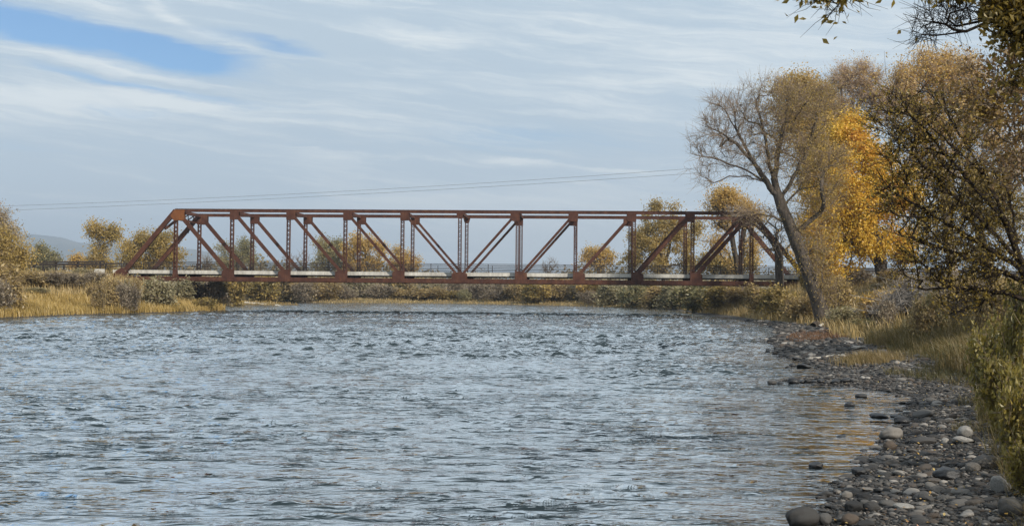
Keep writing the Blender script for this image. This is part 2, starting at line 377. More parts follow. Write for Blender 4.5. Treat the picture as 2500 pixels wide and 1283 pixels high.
def ss(v, a, b):
    t = np.clip((v-a)/(b-a), 0, 1); return t*t*(3-2*t)
def terrain(x, y):
    x = np.atleast_1d(np.asarray(x, float)); y = np.atleast_1d(np.asarray(y, float))
    sd = river_sd(x, y); pts = np.stack([x, y], -1)
    right = (x > 0) & (y < 185)
    wg = np.where(right, np.interp(y, [0, 11, 13.5, 17, 24, 32, 42, 52, 65, 90], [2.2, 2.25, 2.05, 1.6, 1.55, 3.3, 3.2, 2.6, 2.6, 0.9]), 0.5)
    gs = np.where(right, 0.11, 0.25)
    plate = np.where(right, np.interp(y, [0, 20, 40, 60, 90, 115, 150], [1.5, 1.5, 2.0, 2.4, 3.0, 3.4, 1.2]), np.where(y > 135, 0.7, 3.1))
    run = np.where(right, np.interp(y, [0, 25, 60, 90], [4.5, 4.5, 9, 9]), np.where(y > 135, 9.0, 11.0))
    h = np.minimum(sd, wg)*gs+(plate-wg*gs)*ss(sd, wg, wg+run)
    h = h+np.where(sd > wg, 0.10*sn(pts, 5, 2.2)*ss(sd, wg, wg+2), 0.02*sn(pts, 6, 0.5))
    u = (pts-BO) @ BX; v = (pts-BO) @ BY-BW/2
    emb = 3.60-0.45*np.maximum(np.abs(v)-5.0, 0)
    gate = np.maximum(ss(-u, 35.5, 37.5), ss(u, 35.5, 37.0))
    h = np.where((gate > 0) & (sd > 0), np.maximum(h, emb*gate+h*(1-gate)), h)
    h = np.where((np.abs(v) < 4.9) & (gate > 0.9) & (sd > 0), np.minimum(h, 3.60), h)
    depth = np.where(right | (x > -3), 0.085, 0.25)
    h = np.where(sd < 0, np.maximum(sd*np.minimum(depth, 0.3), -1.6)+0.03*sn(pts, 9, 0.6), h)
    far = ss(y, 230, 420); h = h*(1-far)+far*2.4
    return h, sd, wg
def height(x, y): return float(terrain(x, y)[0][0])

yr = np.concatenate([np.arange(-16, 6, 1.0), np.arange(6, 34, 0.16), np.arange(34, 75, 0.4), np.arange(75, 220, 1.0), np.geomspace(220, 14000, 60)])
t = np.linspace(-1, 1, 560); cx = np.sign(t)*np.abs(t)**1.15
X = cx[None]*(24+0.72*np.maximum(yr, 0))[:, None]+(yr*0.10).clip(0, 6)[:, None]; Y = np.repeat(yr[:, None], len(t), 1)
Hh, SDv, WG = terrain(X.ravel(), Y.ravel())
nr, nc = X.shape; i = np.arange(nr-1)[:, None]*nc+np.arange(nc-1)[None]
Fg = np.stack([i, i+1, i+nc+1, i+nc], 2).reshape(-1, 4)
grav = 1-ss(SDv-WG, -0.3, 0.9)
m, q, out = new_mat('ground'); co = geo_co(q)
n1 = q.noise(co, 9.0, 6, 0.6); n2 = q.noise(co, 0.6, 5, 0.6); n3 = q.noise(co, 60.0, 3, 0.6)
vor = q.n('ShaderNodeTexVoronoi'); q.put(vor.inputs['Vector'], co); vor.inputs['Scale'].default_value = 26.0
vc = q.n('ShaderNodeSeparateColor'); q.put(vc.inputs[0], vor.outputs['Color'])
cg = q.ramp(vc.outputs[0], [(0.0, (0.022, 0.022, 0.022)), (0.5, (0.055, 0.052, 0.049)), (0.85, (0.10, 0.092, 0.082)), (1.0, (0.17, 0.155, 0.135))])
cg = q.mix(q.sstep(n2, 0.45, 0.7), cg, q.mix(0.6, cg, (0.075, 0.055, 0.040)))
cs = q.ramp(n1, [(0.25, (0.085, 0.062, 0.032)), (0.5, (0.17, 0.125, 0.062)), (0.75, (0.26, 0.20, 0.10))])
cs = q.mix(q.sstep(n2, 0.4, 0.65), cs, q.mix(0.6, cs, (0.12, 0.105, 0.04)))
colr = q.mix(attr(q, 'gravel'), cs, cg)
wet = q.sstep(attr(q, 'shore'), 0.35, -0.05)
colr = q.mix(q.m('MULTIPLY', wet, 0.6), colr, q.mix(1.0, colr, (0.35, 0.33, 0.30), 'MULTIPLY'))
bed = q.sstep(attr(q, 'shore'), -0.1, -0.8)
colr = q.mix(bed, colr, q.ramp(vc.outputs[1], [(0, (0.03, 0.028, 0.024)), (1, (0.09, 0.078, 0.06))]))
hb = q.m('ADD', q.m('MULTIPLY', vor.outputs['Distance'], -0.8), q.m('MULTIPLY', n3, 0.4))
principled(q, out, colr, 0.85, 0.25, bump=hb, bstr=0.8, bdist=0.03)
tag(obj('ground', mesh_data('ground', np.stack([X.ravel(), Y.ravel(), Hh], 1), [Fg], m, True, {'gravel': ('POINT', grav), 'shore': ('POINT', SDv)})), kind='structure')

# ---- water: real waves near, finer ripples as bump
wr = np.random.default_rng(21); NW = 64
lam = np.exp(wr.uniform(math.log(0.26), math.log(1.7), NW)); th = wr.normal(0, 0.60, NW)+math.pi/2-0.12
KX, KY = np.cos(th)*6.283/lam, np.sin(th)*6.283/lam; PH = wr.uniform(0, 6.283, NW)
AMP = lam/6.283*0.0115*np.where(lam < 1.0, 1.0, 0.8)
def crest_set(seed, ly0, ly1, lx0, lx1, k=34):
    r = np.random.default_rng(seed); ly = np.exp(r.uniform(math.log(ly0), math.log(ly1), k)); lx = np.exp(r.uniform(math.log(lx0), math.log(lx1), k))*r.choice([-1, 1], k)
    return 6.283/lx, 6.283/ly, r.uniform(0, 6.283, k)
CS = [(crest_set(51, 0.26, 0.75, 0.45, 1.9, 60), 0.0062, 0.80, 12.5), (crest_set(52, 0.8, 2.0, 1.1, 4.5, 44), 0.0135, 0.75, 5.0)]
def waves(x, y, sd):
    pts = np.stack([x, y], -1)
    wx = x+0.30*sn(pts, 31, 2.6); wy = y+0.25*sn(pts, 32, 2.2)
    patch = 1.0+0.40*sn(pts, 33, 8.0)+0.30*sn(pts, 34, 3.5)
    rough = 0.9*np.exp(-((x-4.0)/7.0)**2-((y-43-0.6*(4-x))/11.0)**2)+1.1*np.exp(-((x-4.9)/2.6)**2-((y-30.2)/2.0)**2)
    amp = np.clip(patch+rough, 0.35, 2.4)*(0.40+0.60*ss(-sd, 0.2, 5.0))*(0.12+0.88*ss(-sd, 0.0, 0.9))
    yl = 116-0.055*(x+30)
    amp = amp*(0.85+0.5*ss(y, 32, 62))*(1-0.6*ss(y, yl-1, yl+3))
    z = np.zeros_like(x); ox = np.zeros_like(x); oy = np.zeros_like(x)
    for kx, ky, p, a in zip(KX, KY, PH, AMP):
        f = kx*wx+ky*wy+p; k = math.hypot(kx, ky); s = np.sin(f); z += a*np.cos(f); ox -= a*kx/k*s; oy -= a*ky/k*s
    z = z*amp
    for m_, ((kx, ky, p), A_, ex, _) in enumerate(CS):
        f = np.zeros_like(x)
        for a, b, c in zip(kx, ky, p): f += np.cos(a*wx+b*wy+c)
        f /= math.sqrt(len(kx)/2); loc = np.clip(amp*(0.9+0.45*sn(pts, 36+m_, 1.6)), 0.05, 2.0)
        far_ = 1.0 if m_ == 0 else 0.30+0.70*ss(y, 15, 45)
        z = z+A_*far_*loc*(np.exp(ex*np.clip(f, -3, 2.6))-1.5)
    edge = np.exp(-((y-yl-0.35*sn(pts[:, :1], 40, 3.0))/0.8)**2)*0.15*ss(-sd, 1.5, 6)
    return ox*amp*0.9, oy*amp*0.9, z+edge+0.10*ss(y, yl-0.5, yl+0.6)*ss(-sd, 0.5, 3)
yr = np.concatenate([np.arange(-18, 8, 0.8), np.arange(8, 34, 0.075), np.arange(34, 64, 0.11), np.arange(64, 112, 0.3), np.arange(112, 121, 0.15), np.arange(121, 216, 0.7), np.arange(216, 270, 6)])
t = np.linspace(-1, 1, 620)
X = np.where(t[None] < 0, t[None]*(7+0.47*np.maximum(yr, 0))[:, None], t[None]*(5+0.34*np.maximum(yr, 0))[:, None]); X[:, 0] -= 40; X[:, -1] += 4
Y = np.repeat(yr[:, None], len(t), 1); x, y = X.ravel(), Y.ravel(); sd = river_sd(x, y)
ox, oy, oz = waves(x, y, sd); nr, nc = X.shape
i = np.arange(nr-1)[:, None]*nc+np.arange(nc-1)[None]; Fw = np.stack([i, i+1, i+nc+1, i+nc], 2).reshape(-1, 4)
keepf = sd[Fw].min(1) < 0.8; Fw = Fw[keepf]; used = np.unique(Fw); remap = np.zeros(len(x), int); remap[used] = np.arange(len(used))
bedz = terrain(x[used], y[used])[0]
m, q, out = new_mat('water'); co = geo_co(q)
mp = q.n('ShaderNodeMapping'); q.put(mp.inputs[0], co); mp.inputs['Scale'].default_value = (0.6, 1.0, 1.0); mp.inputs['Rotation'].default_value = (0, 0, 0.18)
def crests(sc, detail, k, stretch, dist=0.4, off=0.0):
    mm = q.n('ShaderNodeMapping'); q.put(mm.inputs[0], co); mm.inputs['Scale'].default_value = (stretch, 1.0, 1.0); mm.inputs['Rotation'].default_value = (0, 0, 0.12+off); mm.inputs['Location'].default_value = (off*31, off*17, 0)
    nz = q.noise(mm.outputs[0], sc, detail, 0.55, dist)
    return q.m('POWER', 2.718, q.m('MULTIPLY', q.m('SUBTRACT', nz, 0.5), k))
patchn = q.sstep(q.noise(co, 0.16, 3, 0.6), 0.35, 0.68)
c1 = crests(2.9, 3, 7.5, 0.42); c2 = crests(0.95, 3, 7.0, 0.40, 0.5, -0.2); c3 = crests(5.5, 2, 5.0, 0.5, 0.3, 0.25)
b1 = q.noise(mp.outputs[0], 3.2, 5, 0.62, 0.6)
b2 = q.noise(mp.outputs[0], 0.9, 3, 0.6, 0.5)
sy = q.n('ShaderNodeSeparateXYZ'); q.put(sy.inputs[0], co)
calm = q.m('MULTIPLY', q.m('MULTIPLY_ADD', q.sstep(sy.outputs[1], 112.0, 122.0), -0.45, 1.0), q.m('MULTIPLY_ADD', q.sstep(attr(q, 'off'), 0.0, 6.0), 0.10, 0.90))
farw = q.sstep(sy.outputs[1], 25.0, 70.0)
amp_ = q.m('MULTIPLY_ADD', patchn, 1.15, 0.44)
hgt = q.m('ADD', q.m('MULTIPLY', c1, 0.018), q.m('ADD', q.m('MULTIPLY', c2, q.m('MULTIPLY_ADD', farw, 0.042, 0.012)), q.m('MULTIPLY', c3, 0.004)))
hgt = q.m('MULTIPLY', q.m('ADD', q.m('MULTIPLY', hgt, amp_), q.m('MULTIPLY', q.m('MULTIPLY', b2, 0.05), farw)), calm)
bp = q.n('ShaderNodeBump'); bp.inputs['Strength'].default_value = 1.0; bp.inputs['Distance'].default_value = 1.0; q.put(bp.inputs['Height'], hgt)
fr = q.n('ShaderNodeFresnel'); fr.inputs[0].default_value = 1.33; q.put(fr.inputs[1], bp.outputs[0])
df = q.n('ShaderNodeBsdfDiffuse'); df.inputs[0].default_value = (0.020, 0.032, 0.036, 1)
tr = q.n('ShaderNodeBsdfTransparent'); tr.inputs[0].default_value = (0.80, 0.82, 0.76, 1)
body = q.n('ShaderNodeMixShader'); q.put(body.inputs[0], q.m('SUBTRACT', 1.0, q.m('POWER', 2.718, q.m('MULTIPLY', attr(q, 'depth'), -14.0))))
q.put(body.inputs[1], tr.outputs[0]); q.put(body.inputs[2], df.outputs[0])
gl = q.n('ShaderNodeBsdfGlossy'); gl.inputs['Roughness'].default_value = 0.03; gl.inputs[0].default_value = (0.95, 0.95, 0.94, 1); q.put(gl.inputs['Normal'], bp.outputs[0])
fx = q.n('ShaderNodeMixShader'); mr = q.n('ShaderNodeMapRange'); q.put(mr.inputs[0], fr.outputs[0]); mr.inputs[1].default_value = 0.09; mr.inputs[2].default_value = 0.30; mr.inputs[3].default_value = 0.03; mr.inputs[4].default_value = 0.93; q.put(fx.inputs[0], mr.outputs[0]); q.put(fx.inputs[1], body.outputs[0]); q.put(fx.inputs[2], gl.outputs[0]); q.put(out.inputs[0], fx.outputs[0])
tag(obj('river_water', mesh_data('river_water', np.stack([x+ox, y+oy, oz], 1)[used], [remap[Fw]], m, True, {'depth': ('POINT', np.maximum(-bedz, 0)), 'off': ('POINT', -sd[used])})), kind='structure')

# ---- far hills
def hill(name, ridge, d0, d1, seed):
    px = np.array([p[0] for p in ridge], float); py = np.array([p[1] for p in ridge], float)
    xs = np.linspace(px[0], px[-1], 260); rz = np.interp(xs, px, py)
    v = np.linspace(0, 1, 40); XX = (xs[None]-1250)/F*(d0+(d1-d0)*v[:, None]); YY = np.repeat((d0+(d1-d0)*v)[:, None], len(xs), 1)
    top = (713.2+0.0090*(xs-1250)-rz)/F*d1
    pts = np.stack([XX.ravel(), YY.ravel()], 1)
    prof = np.sin(v*math.pi/2)**1.3
    Z = prof[:, None]*(top[None]+EYE)+(sn(pts, seed, 420)*28+sn(pts, seed+1, 140)*9).reshape(XX.shape)*(v*(1-v)*4)[:, None]-6*(1-v[:, None])
    n, c = XX.shape; i = np.arange(n-1)[:, None]*c+np.arange(c-1)[None]
    m, q, out = new_mat(name+'_ground'); co = geo_co(q); f = q.noise(co, 0.004, 6, 0.6)
    principled(q, out, q.ramp(f, [(0.35, (0.045, 0.055, 0.045)), (0.65, (0.13, 0.12, 0.085))]), 0.95, 0.1)
    return tag(obj(name, mesh_data(name, np.stack([XX.ravel(), YY.ravel(), Z.ravel()], 1), [np.stack([i, i+1, i+c+1, i+c], 2).reshape(-1, 4)], m, True)), kind='structure')
hill('hills', [(-700, 640), (-300, 600), (-60, 575), (60, 581), (110, 584), (145, 585), (200, 598), (280, 601), (380, 606), (480, 612), (560, 622), (700, 645), (860, 662), (1000, 676), (1180, 684), (1400, 690), (1800, 690), (2300, 680), (2900, 660)], 3600, 6200, 60)

# ------------------------------------------------------------------ bridge
def rust(name, c0, c1, c2):
    m, q, out = new_mat(name); co = obj_co(q); f = q.noise(co, 1.4, 6, 0.65, 0.4)
    mp = q.n('ShaderNodeMapping'); q.put(mp.inputs[0], co); mp.inputs['Scale'].default_value = (5, 5, 0.5); f2 = q.noise(mp.outputs[0], 2.0, 4, 0.6)
    c = q.ramp(q.m('ADD', q.m('MULTIPLY', f, 0.65), q.m('MULTIPLY', f2, 0.35)), [(0.36, c0), (0.52, c1), (0.66, c2)])
    principled(q, out, c, 0.78, 0.25, bump=q.noise(co, 40, 3), bstr=0.15, bdist=0.01); return m
RUST = rust('weathering_steel', (0.044, 0.017, 0.011), (0.078, 0.030, 0.018), (0.128, 0.055, 0.028))
RUSTO = rust('orange_weathering_steel', (0.13, 0.045, 0.015), (0.19, 0.068, 0.020), (0.24, 0.095, 0.03))
def concrete(name, c0, c1):
    m, q, out = new_mat(name); co = obj_co(q); mp = q.n('ShaderNodeMapping'); q.put(mp.inputs[0], co); mp.inputs['Scale'].default_value = (3, 3, 0.6)
    f = q.m('ADD', q.m('MULTIPLY', q.noise(co, 0.8, 6, 0.6), 0.5), q.m('MULTIPLY', q.noise(mp.outputs[0], 1.5, 5, 0.65), 0.5))
    principled(q, out, q.ramp(f, [(0.34, c0), (0.6, c1)]), 0.9, 0.2, bump=f, bstr=0.2); return m
CONC = concrete('pale_concrete', (0.30, 0.28, 0.245), (0.62, 0.59, 0.52))
CONCD = concrete('stained_concrete', (0.20, 0.185, 0.16), (0.36, 0.335, 0.30))
m, q, out = new_mat('dark_rail_steel'); principled(q, out, (0.035, 0.026, 0.022), 0.6, 0.4); RAILM = m
m, q, out = new_mat('asphalt'); co = obj_co(q); principled(q, out, q.ramp(q.noise(co, 3, 6), [(0.3, (0.045, 0.045, 0.046)), (0.7, (0.075, 0.073, 0.07))]), 0.9, 0.2); ASPH = m
m, q, out = new_mat('weathered_wood'); co = obj_co(q); principled(q, out, q.ramp(q.noise(co, 8, 5), [(0.3, (0.035, 0.028, 0.022)), (0.7, (0.11, 0.09, 0.07))]), 0.9, 0.15); WOOD = m
m, q, out = new_mat('bleached_wood'); co = obj_co(q); principled(q, out, q.ramp(q.noise(co, 8, 5), [(0.3, (0.32, 0.29, 0.24)), (0.7, (0.62, 0.58, 0.50))]), 0.9, 0.15); WOODP = m

class MB:
    """collects boxes, bars, plates into one mesh"""
    def __init__(s): s.V, s.F, s.n = [], {3: [], 4: []}, 0
    def box(s, a, b):
        (x0, y0, z0), (x1, y1, z1) = np.minimum(a, b), np.maximum(a, b)
        s.hexa([(x0, y0, z0), (x1, y0, z0), (x1, y1, z0), (x0, y1, z0), (x0, y0, z1), (x1, y0, z1), (x1, y1, z1), (x0, y1, z1)])
    def hexa(s, v):
        n = s.n; s.V += [tuple(p) for p in v]; s.n += 8
        s.F[4] += [(n, n+3, n+2, n+1), (n+4, n+5, n+6, n+7), (n, n+1, n+5, n+4), (n+1, n+2, n+6, n+5), (n+2, n+3, n+7, n+6), (n+3, n, n+4, n+7)]
    def bar(s, p, q, w, t, side=(0, 1, 0)):
        """box from p to q; t along side, w across"""
        p, q, y = np.array(p, float), np.array(q, float), np.array(side, float)
        d = q-p; d /= np.linalg.norm(d); u = np.cross(y, d); u /= np.linalg.norm(u); y = np.cross(d, u)
        u, y = u*w/2, y*t/2
        s.hexa([p-u-y, p+u-y, p+u+y, p-u+y, q-u-y, q+u-y, q+u+y, q-u+y])
    def prism(s, poly, y0, y1):
        """polygon in x-z extruded along y"""
        k = len(poly); n = s.n; a = sum(poly[i][0]*poly[(i+1) % k][1]-poly[(i+1) % k][0]*poly[i][1] for i in range(k))
        if a < 0: poly = poly[::-1]
        s.V += [(x, y0, z) for x, z in poly]+[(x, y1, z) for x, z in poly]; s.n += 2*k
        for L in (tuple(range(n, n+k)), tuple(range(n+2*k-1, n+k-1, -1))): s.F.setdefault(k, []).append(L)
        for i in range(k):
            j = (i+1) % k; s.F[4].append((n+j, n+i, n+k+i, n+k+j))
    def cyl(s, p, q, r, k=10, r2=None):
        p, q = np.array(p, float), np.array(q, float); d = (q-p)/np.linalg.norm(q-p); ref = np.array((0, 0, 1.)) if abs(d[2]) < .9 else np.array((1., 0, 0))
        u = np.cross(d, ref); u /= np.linalg.norm(u); v = np.cross(d, u); n = s.n; r2 = r if r2 is None else r2
        for c, rr in ((p, r), (q, r2)):
            s.V += [tuple(c+u*rr*math.cos(6.2832*i/k)+v*rr*math.sin(6.2832*i/k)) for i in range(k)]
        s.n += 2*k
        for i in range(k): s.F[4].append((n+i, n+(i+1) % k, n+k+(i+1) % k, n+k+i))
        s.F.setdefault(k, []).append(tuple(range(n+k-1, n-1, -1))); s.F[k].append(tuple(range(n+k, n+2*k)))
    def build(s, name, mat, parent=None, smooth=False):
        return obj(name, mesh_data(name, s.V, [np.array(f) for f in s.F.values() if f], mat, smooth), parent)

bridge = empty('truss_bridge', (BO[0], BO[1], 0), 'long rust brown steel truss bridge spanning the river on pale concrete deck edges', 'bridge', rz=YAW)
PAN = 6.0; HALF = 6*PAN
ZT, ZB, ZD = 10.67, 3.10, 3.84         # top of top chord, underside of bottom chord, underside of deck edge
TD, BD, TH = 0.33, 0.45, 0.36          # chord depths, truss thickness (y)
xs = [(i-6)*PAN for i in range(13)]
for yc in (0.0, BW):
    f0, f1 = yc-TH/2, yc+TH/2
    b = MB(); b.box((xs[1]-0.05, f0, ZT-TD), (xs[11]+0.05, f1, ZT-0.03)); b.box((xs[1]-0.1, f0-0.05, ZT-0.03), (xs[11]+0.1, f1+0.05, ZT)); b.build('top_chord', RUST, bridge)
    b = MB(); b.box((xs[0]+0.6, f0, ZB+0.02), (xs[12]-0.6, f1, ZB+BD)); b.box((xs[0]+0.65, f0-0.06, ZB), (xs[12]-0.65, f1+0.06, ZB+0.02)); b.build('bottom_chord', RUST, bridge)
    for s, i0, i1 in ((1, 0, 1), (-1, 12, 11)):
        b = MB(); b.bar((xs[i0]+s*0.25, yc, ZB+0.55), (xs[i1]-s*0.05, yc, ZT-0.20), 0.46, TH-0.006); b.build('end_post', RUST, bridge)
    for i in range(1, 12):                                     # laced verticals
        b = MB(); x0 = xs[i]; z0, z1 = ZB+BD-0.02, ZT-TD+0.02; hw = 0.19
        for s in (-1, 1):
            b.box((x0+s*hw-s*0.025, f0+0.02, z0), (x0+s*hw, f1-0.02, z1))
            for yy in (f0+0.02, f1-0.032): b.box((x0+s*(hw-0.075), yy, z0), (x0+s*(hw-0.0255), yy+0.012, z1))
        lz0, lz1 = z0+(0.2 if i not in (1, 11) else 0.1), z1-0.7; k = int((lz1-lz0)/0.23); dz = (lz1-lz0)/k
        for yy, ph in ((f0+0.008, 0), (f1-0.008, 1)):
            for j in range(k):
                s = 1 if (j+ph) % 2 else -1
                b.bar((x0-s*(hw-0.05), yy, lz0+j*dz), (x0+s*(hw-0.05), yy, lz0+(j+1)*dz), 0.05, 0.014)
        for zz in (z0+0.15, z1-0.45): b.box((x0-hw+0.03, f0+0.004, zz-0.16), (x0+hw-0.03, f0+0.018, zz+0.16))
        b.build('lattice_post', RUST, bridge)
    for i in range(1, 11):                                     # diagonals towards midspan
        s = 1 if i < 6 else -1
        if i < 6: p, q_ = (xs[i]+0.25, ZT-0.45), (xs[i+1]-0.15, ZB+0.75)
        else: p, q_ = (xs[i+1]-0.25, ZT-0.45), (xs[i]+0.15, ZB+0.75)
        wd = {1: .40, 10: .40, 2: .34, 9: .36, 3: .30, 8: .30, 4: .27, 7: .25, 5: .24, 6: .24}[i]
        b = MB(); ta, tb = (0.09, 0.09)
        for yy in (yc-0.11, yc+0.11): b.bar((p[0], yy, p[1]), (q_[0], yy, q_[1]), wd, 0.05)
        b.bar((p[0], yc, p[1]), (q_[0], yc, q_[1]), wd*0.35, 0.17); b.build('diagonal', RUST, bridge)
    for i in range(13):                                        # gusset plates, outside and inside faces
        for yy, out_ in ((f0, -1), (f1, 1)):
            e0, e1 = sorted((yy+out_*0.004, yy+out_*0.022)); x0 = xs[i]
            mt = RUSTO if (i == 1 and yc == 0 and out_ < 0) else RUST
            if i == 0 or i == 12:
                s = 1 if i == 0 else -1; b = MB()
                b.prism([(x0-s*0.55, ZB-0.05), (x0-s*0.62, ZB+0.45), (x0-s*0.3, ZB+1.0), (x0+s*0.35, ZB+1.35), (x0+s*0.95, ZB+0.85), (x0+s*0.95, ZB-0.05)], e0, e1); b.build('gusset_plate', RUST, bridge); continue
            if i in (1, 11):
                s = 1 if i == 1 else -1; b = MB()
                b.prism([(x0-s*0.55, ZT-0.75), (x0-s*0.08, ZT-0.10), (x0+s*0.95, ZT-0.10), (x0+s*0.95, ZT-1.15), (x0+s*0.80, ZT-1.22), (x0-s*0.22, ZT-1.22)], e0, e1); b.build('gusset_plate', mt, bridge)
                b = MB(); b.prism([(x0-0.24, ZB+0.03), (x0+0.24, ZB+0.03), (x0+0.2, ZB+1.2), (x0-0.2, ZB+1.2)], e0, e1); b.build('gusset_plate', RUST, bridge); continue
            s = -1 if i < 6 else 1                              # side the diagonal comes from at the bottom
            b = MB()
            if i == 6: b.prism([(x0-.35, ZT-.05), (x0+.35, ZT-.05), (x0+.35, ZT-.42), (x0+.22, ZT-.85), (x0-.22, ZT-.85), (x0-.35, ZT-.42)], e0, e1)
            else: b.prism([(x0+s*0.22, ZT-0.05), (x0-s*0.75, ZT-0.05), (x0-s*0.75, ZT-0.85), (x0-s*0.62, ZT-1.08), (x0-s*0.30, ZT-1.10), (x0+s*0.22, ZT-1.10)], e0, e1)
            b.build('gusset_plate', RUST, bridge); b = MB()
            if i == 6: b.prism([(x0-.80, ZB+.03), (x0+.80, ZB+.03), (x0+.80, ZB+.95), (x0+.55, ZB+1.12), (x0-.55, ZB+1.12), (x0-.80, ZB+.95)], e0, e1)
            else: b.prism([(x0-s*0.24, ZB+.03), (x0+s*1.0, ZB+.03), (x0+s*1.0, ZB+1.05), (x0+s*0.6, ZB+1.28), (x0-s*0.05, ZB+1.28), (x0-s*0.24, ZB+1.42)], e0, e1)
            b.build('gusset_plate', RUST, bridge)
for i in range(1, 12):                                          # struts across, floor beams below
    b = MB(); b.box((xs[i]+0.02, TH/2+0.03, ZT-0.44), (xs[i]+0.26, BW-TH/2-0.03, ZT-0.12)) if i not in (1, 11) else None
    if i in (1, 11):
        s = 1 if i == 1 else -1; xx = xs[i]+s*0.1
        b.bar((xx, TH/2+.03, ZT-.25), (xx, BW-TH/2-.03, ZT-.25), 0.34, 0.30, (1, 0, 0)); b.bar((xx-s*.5, TH/2+.03, ZT-1.0), (xx-s*.5, BW-TH/2-.03, ZT-1.0), 0.20, 0.22, (1, 0, 0))
        k = 8; dy = (BW-TH-.1)/k
        for j in range(k):
            za, zb = (ZT-.9, ZT-.4) if j % 2 else (ZT-.4, ZT-.9); o_ = lambda z: xx-s*.5*(ZT-.25-z)/.75
            b.bar((o_(za), TH/2+.05+j*dy, za), (o_(zb), TH/2+.05+(j+1)*dy, zb), 0.09, 0.09, (1, 0, 0))
        for yy, sy_ in ((TH/2, 1), (BW-TH/2, -1)): b.bar((xx-s*1.35, yy+sy_*.04, ZT-2.1), (xx-s*.5, yy+sy_*1.3, ZT-1.05), 0.2, 0.2, (1, 0, 0))
        b.build('portal_frame', RUST, bridge)
    else: b.build('top_strut', RUST, bridge)
    b = MB(); b.box((xs[i]-0.12, TH/2+0.03, ZB+0.05), (xs[i]+0.12, BW-TH/2-0.03, ZB+0.66)); b.build('floor_beam', RUST, bridge)
E0, E1 = -HALF-0.9, HALF+0.9
b = MB()
for k in range(5): b.box((E0, 1.2+k*1.55-.1, ZB+.67), (E1, 1.2+k*1.55+.1, ZD-.03))
b.build('stringer', RUST, bridge)
Y0, Y1 = TH/2+0.30, BW-TH/2-0.30
b = MB(); b.box((E0, Y0+0.03, ZD-0.025), (E1, Y1-0.03, ZD+0.10)); b.build('deck_slab', CONCD, bridge)
b = MB(); b.box((E0-3, Y0+0.42, ZD+0.102), (E1+3, Y1-0.42, ZD+0.16)); b.build('deck_road', ASPH, bridge)
for ya, yb in ((Y0, Y0+0.40), (Y1-0.40, Y1)):
    b = MB()
    for j in range(12):
        x0, x1 = (xs[j]+.006 if j else E0), (xs[j+1]-.006 if j < 11 else E1)
        b.box((x0, ya, ZD-0.0), (x1, yb, ZD+0.38))
    b.build('deck_kerb', CONC, bridge)
for yy in (Y0+0.2, Y1-0.2):
    b = MB(); ra, rb = -HALF+(-0.1), HALF+1.6
    for k, zz in enumerate((0.15, 0.32, 0.49, 0.66, 0.90)): b.box((ra, yy-.025, ZD+.36+zz-(.03 if k == 4 else .02)), (rb, yy+.025, ZD+.36+zz+(.03 if k == 4 else .02)))
    x0 = ra
    while x0 < rb: b.box((x0, yy-.04, ZD+.37), (x0+.06, yy+.04, ZD+1.26)); x0 += PAN/2
    b.build('railing', RAILM, bridge)
for s in (-1, 1):
    xa = s*(HALF+0.35)
    for yy in (0, BW):
        b = MB(); b.box((xa-0.75, yy-0.3, ZB-0.30), (xa+0.55, yy+0.3, ZB-0.06)); b.build('bearing', RUST, bridge)
    b = MB(); b.box((xa-s*1.0, -0.9, -1.0), (xa+s*2.2, BW+0.9, ZB-0.31)); b.box((xa+s*0.82, -0.9, ZB-0.312), (xa+s*2.2, BW+0.9, ZD-0.04))
    b.prism([(xa+s*.6, 1.2), (xa+s*2.6, 1.2), (xa+s*1.75, ZD+.42), (xa+s*.85, ZD+.42)], -1.25, -0.905); b.build('abutment', CONC if s < 0 else CONCD, bridge)

def along(u, v, z=0.0):
    p = BO+BX*u+BY*v; return np.array((p[0], p[1], z))
for s, nm in ((-1, 'left'), (1, 'right')):                      # approach road and its rails
    u0 = s*(HALF+3.95); n = 40; U = np.linspace(u0, s*260, n); V_, F_ = [], []
    V_ = [along(u, v, 3.74) for u in U for v in (0.55, BW-0.55)]
    F_ = [(2*i, 2*i+1, 2*i+3, 2*i+2) for i in range(n-1)]
    V_ += [along(u, v, 3.46) for u in U for v in (-0.6, BW+0.6)]; o_ = 2*n
    F_ += [(2*i, 2*i+2, o_+2*i+2, o_+2*i) for i in range(n-1)]+[(2*i+1, o_+2*i+1, o_+2*i+3, 2*i+3) for i in range(n-1)]
    tag(obj('road', mesh_data('road', V_, [np.array(F_)], ASPH)), kind='structure')
    for v, side in ((0.2, 'near'), (BW-0.2, 'far')):
        p0 = along(s*(HALF+1.7), v); r_ = empty('guard_rail', p0, f'dark steel guard rail beside the road {"left" if s < 0 else "right"} of the bridge, {side} side', 'guard rail', rz=YAW)
        b = MB(); L_ = 26 if s < 0 else 34
        za, zb = (5.05, 4.62) if s < 0 else (5.0, 4.55)
        for dz in (0.0, -0.30): b.bar((0, 0, za+dz), (s*L_, 0, zb+dz), 0.16 if dz == 0 else 0.10, 0.08)
        b.build('rail', RAILM, r_)
        for k in range(int(L_/2.4)): 
            b = MB(); b.box((s*(0.5+k*2.4)-.07, .045, 3.4), (s*(0.5+k*2.4)+.07, .19, za+(zb-za)*k*2.4/L_+.02)); b.build('post', RAILM, r_)

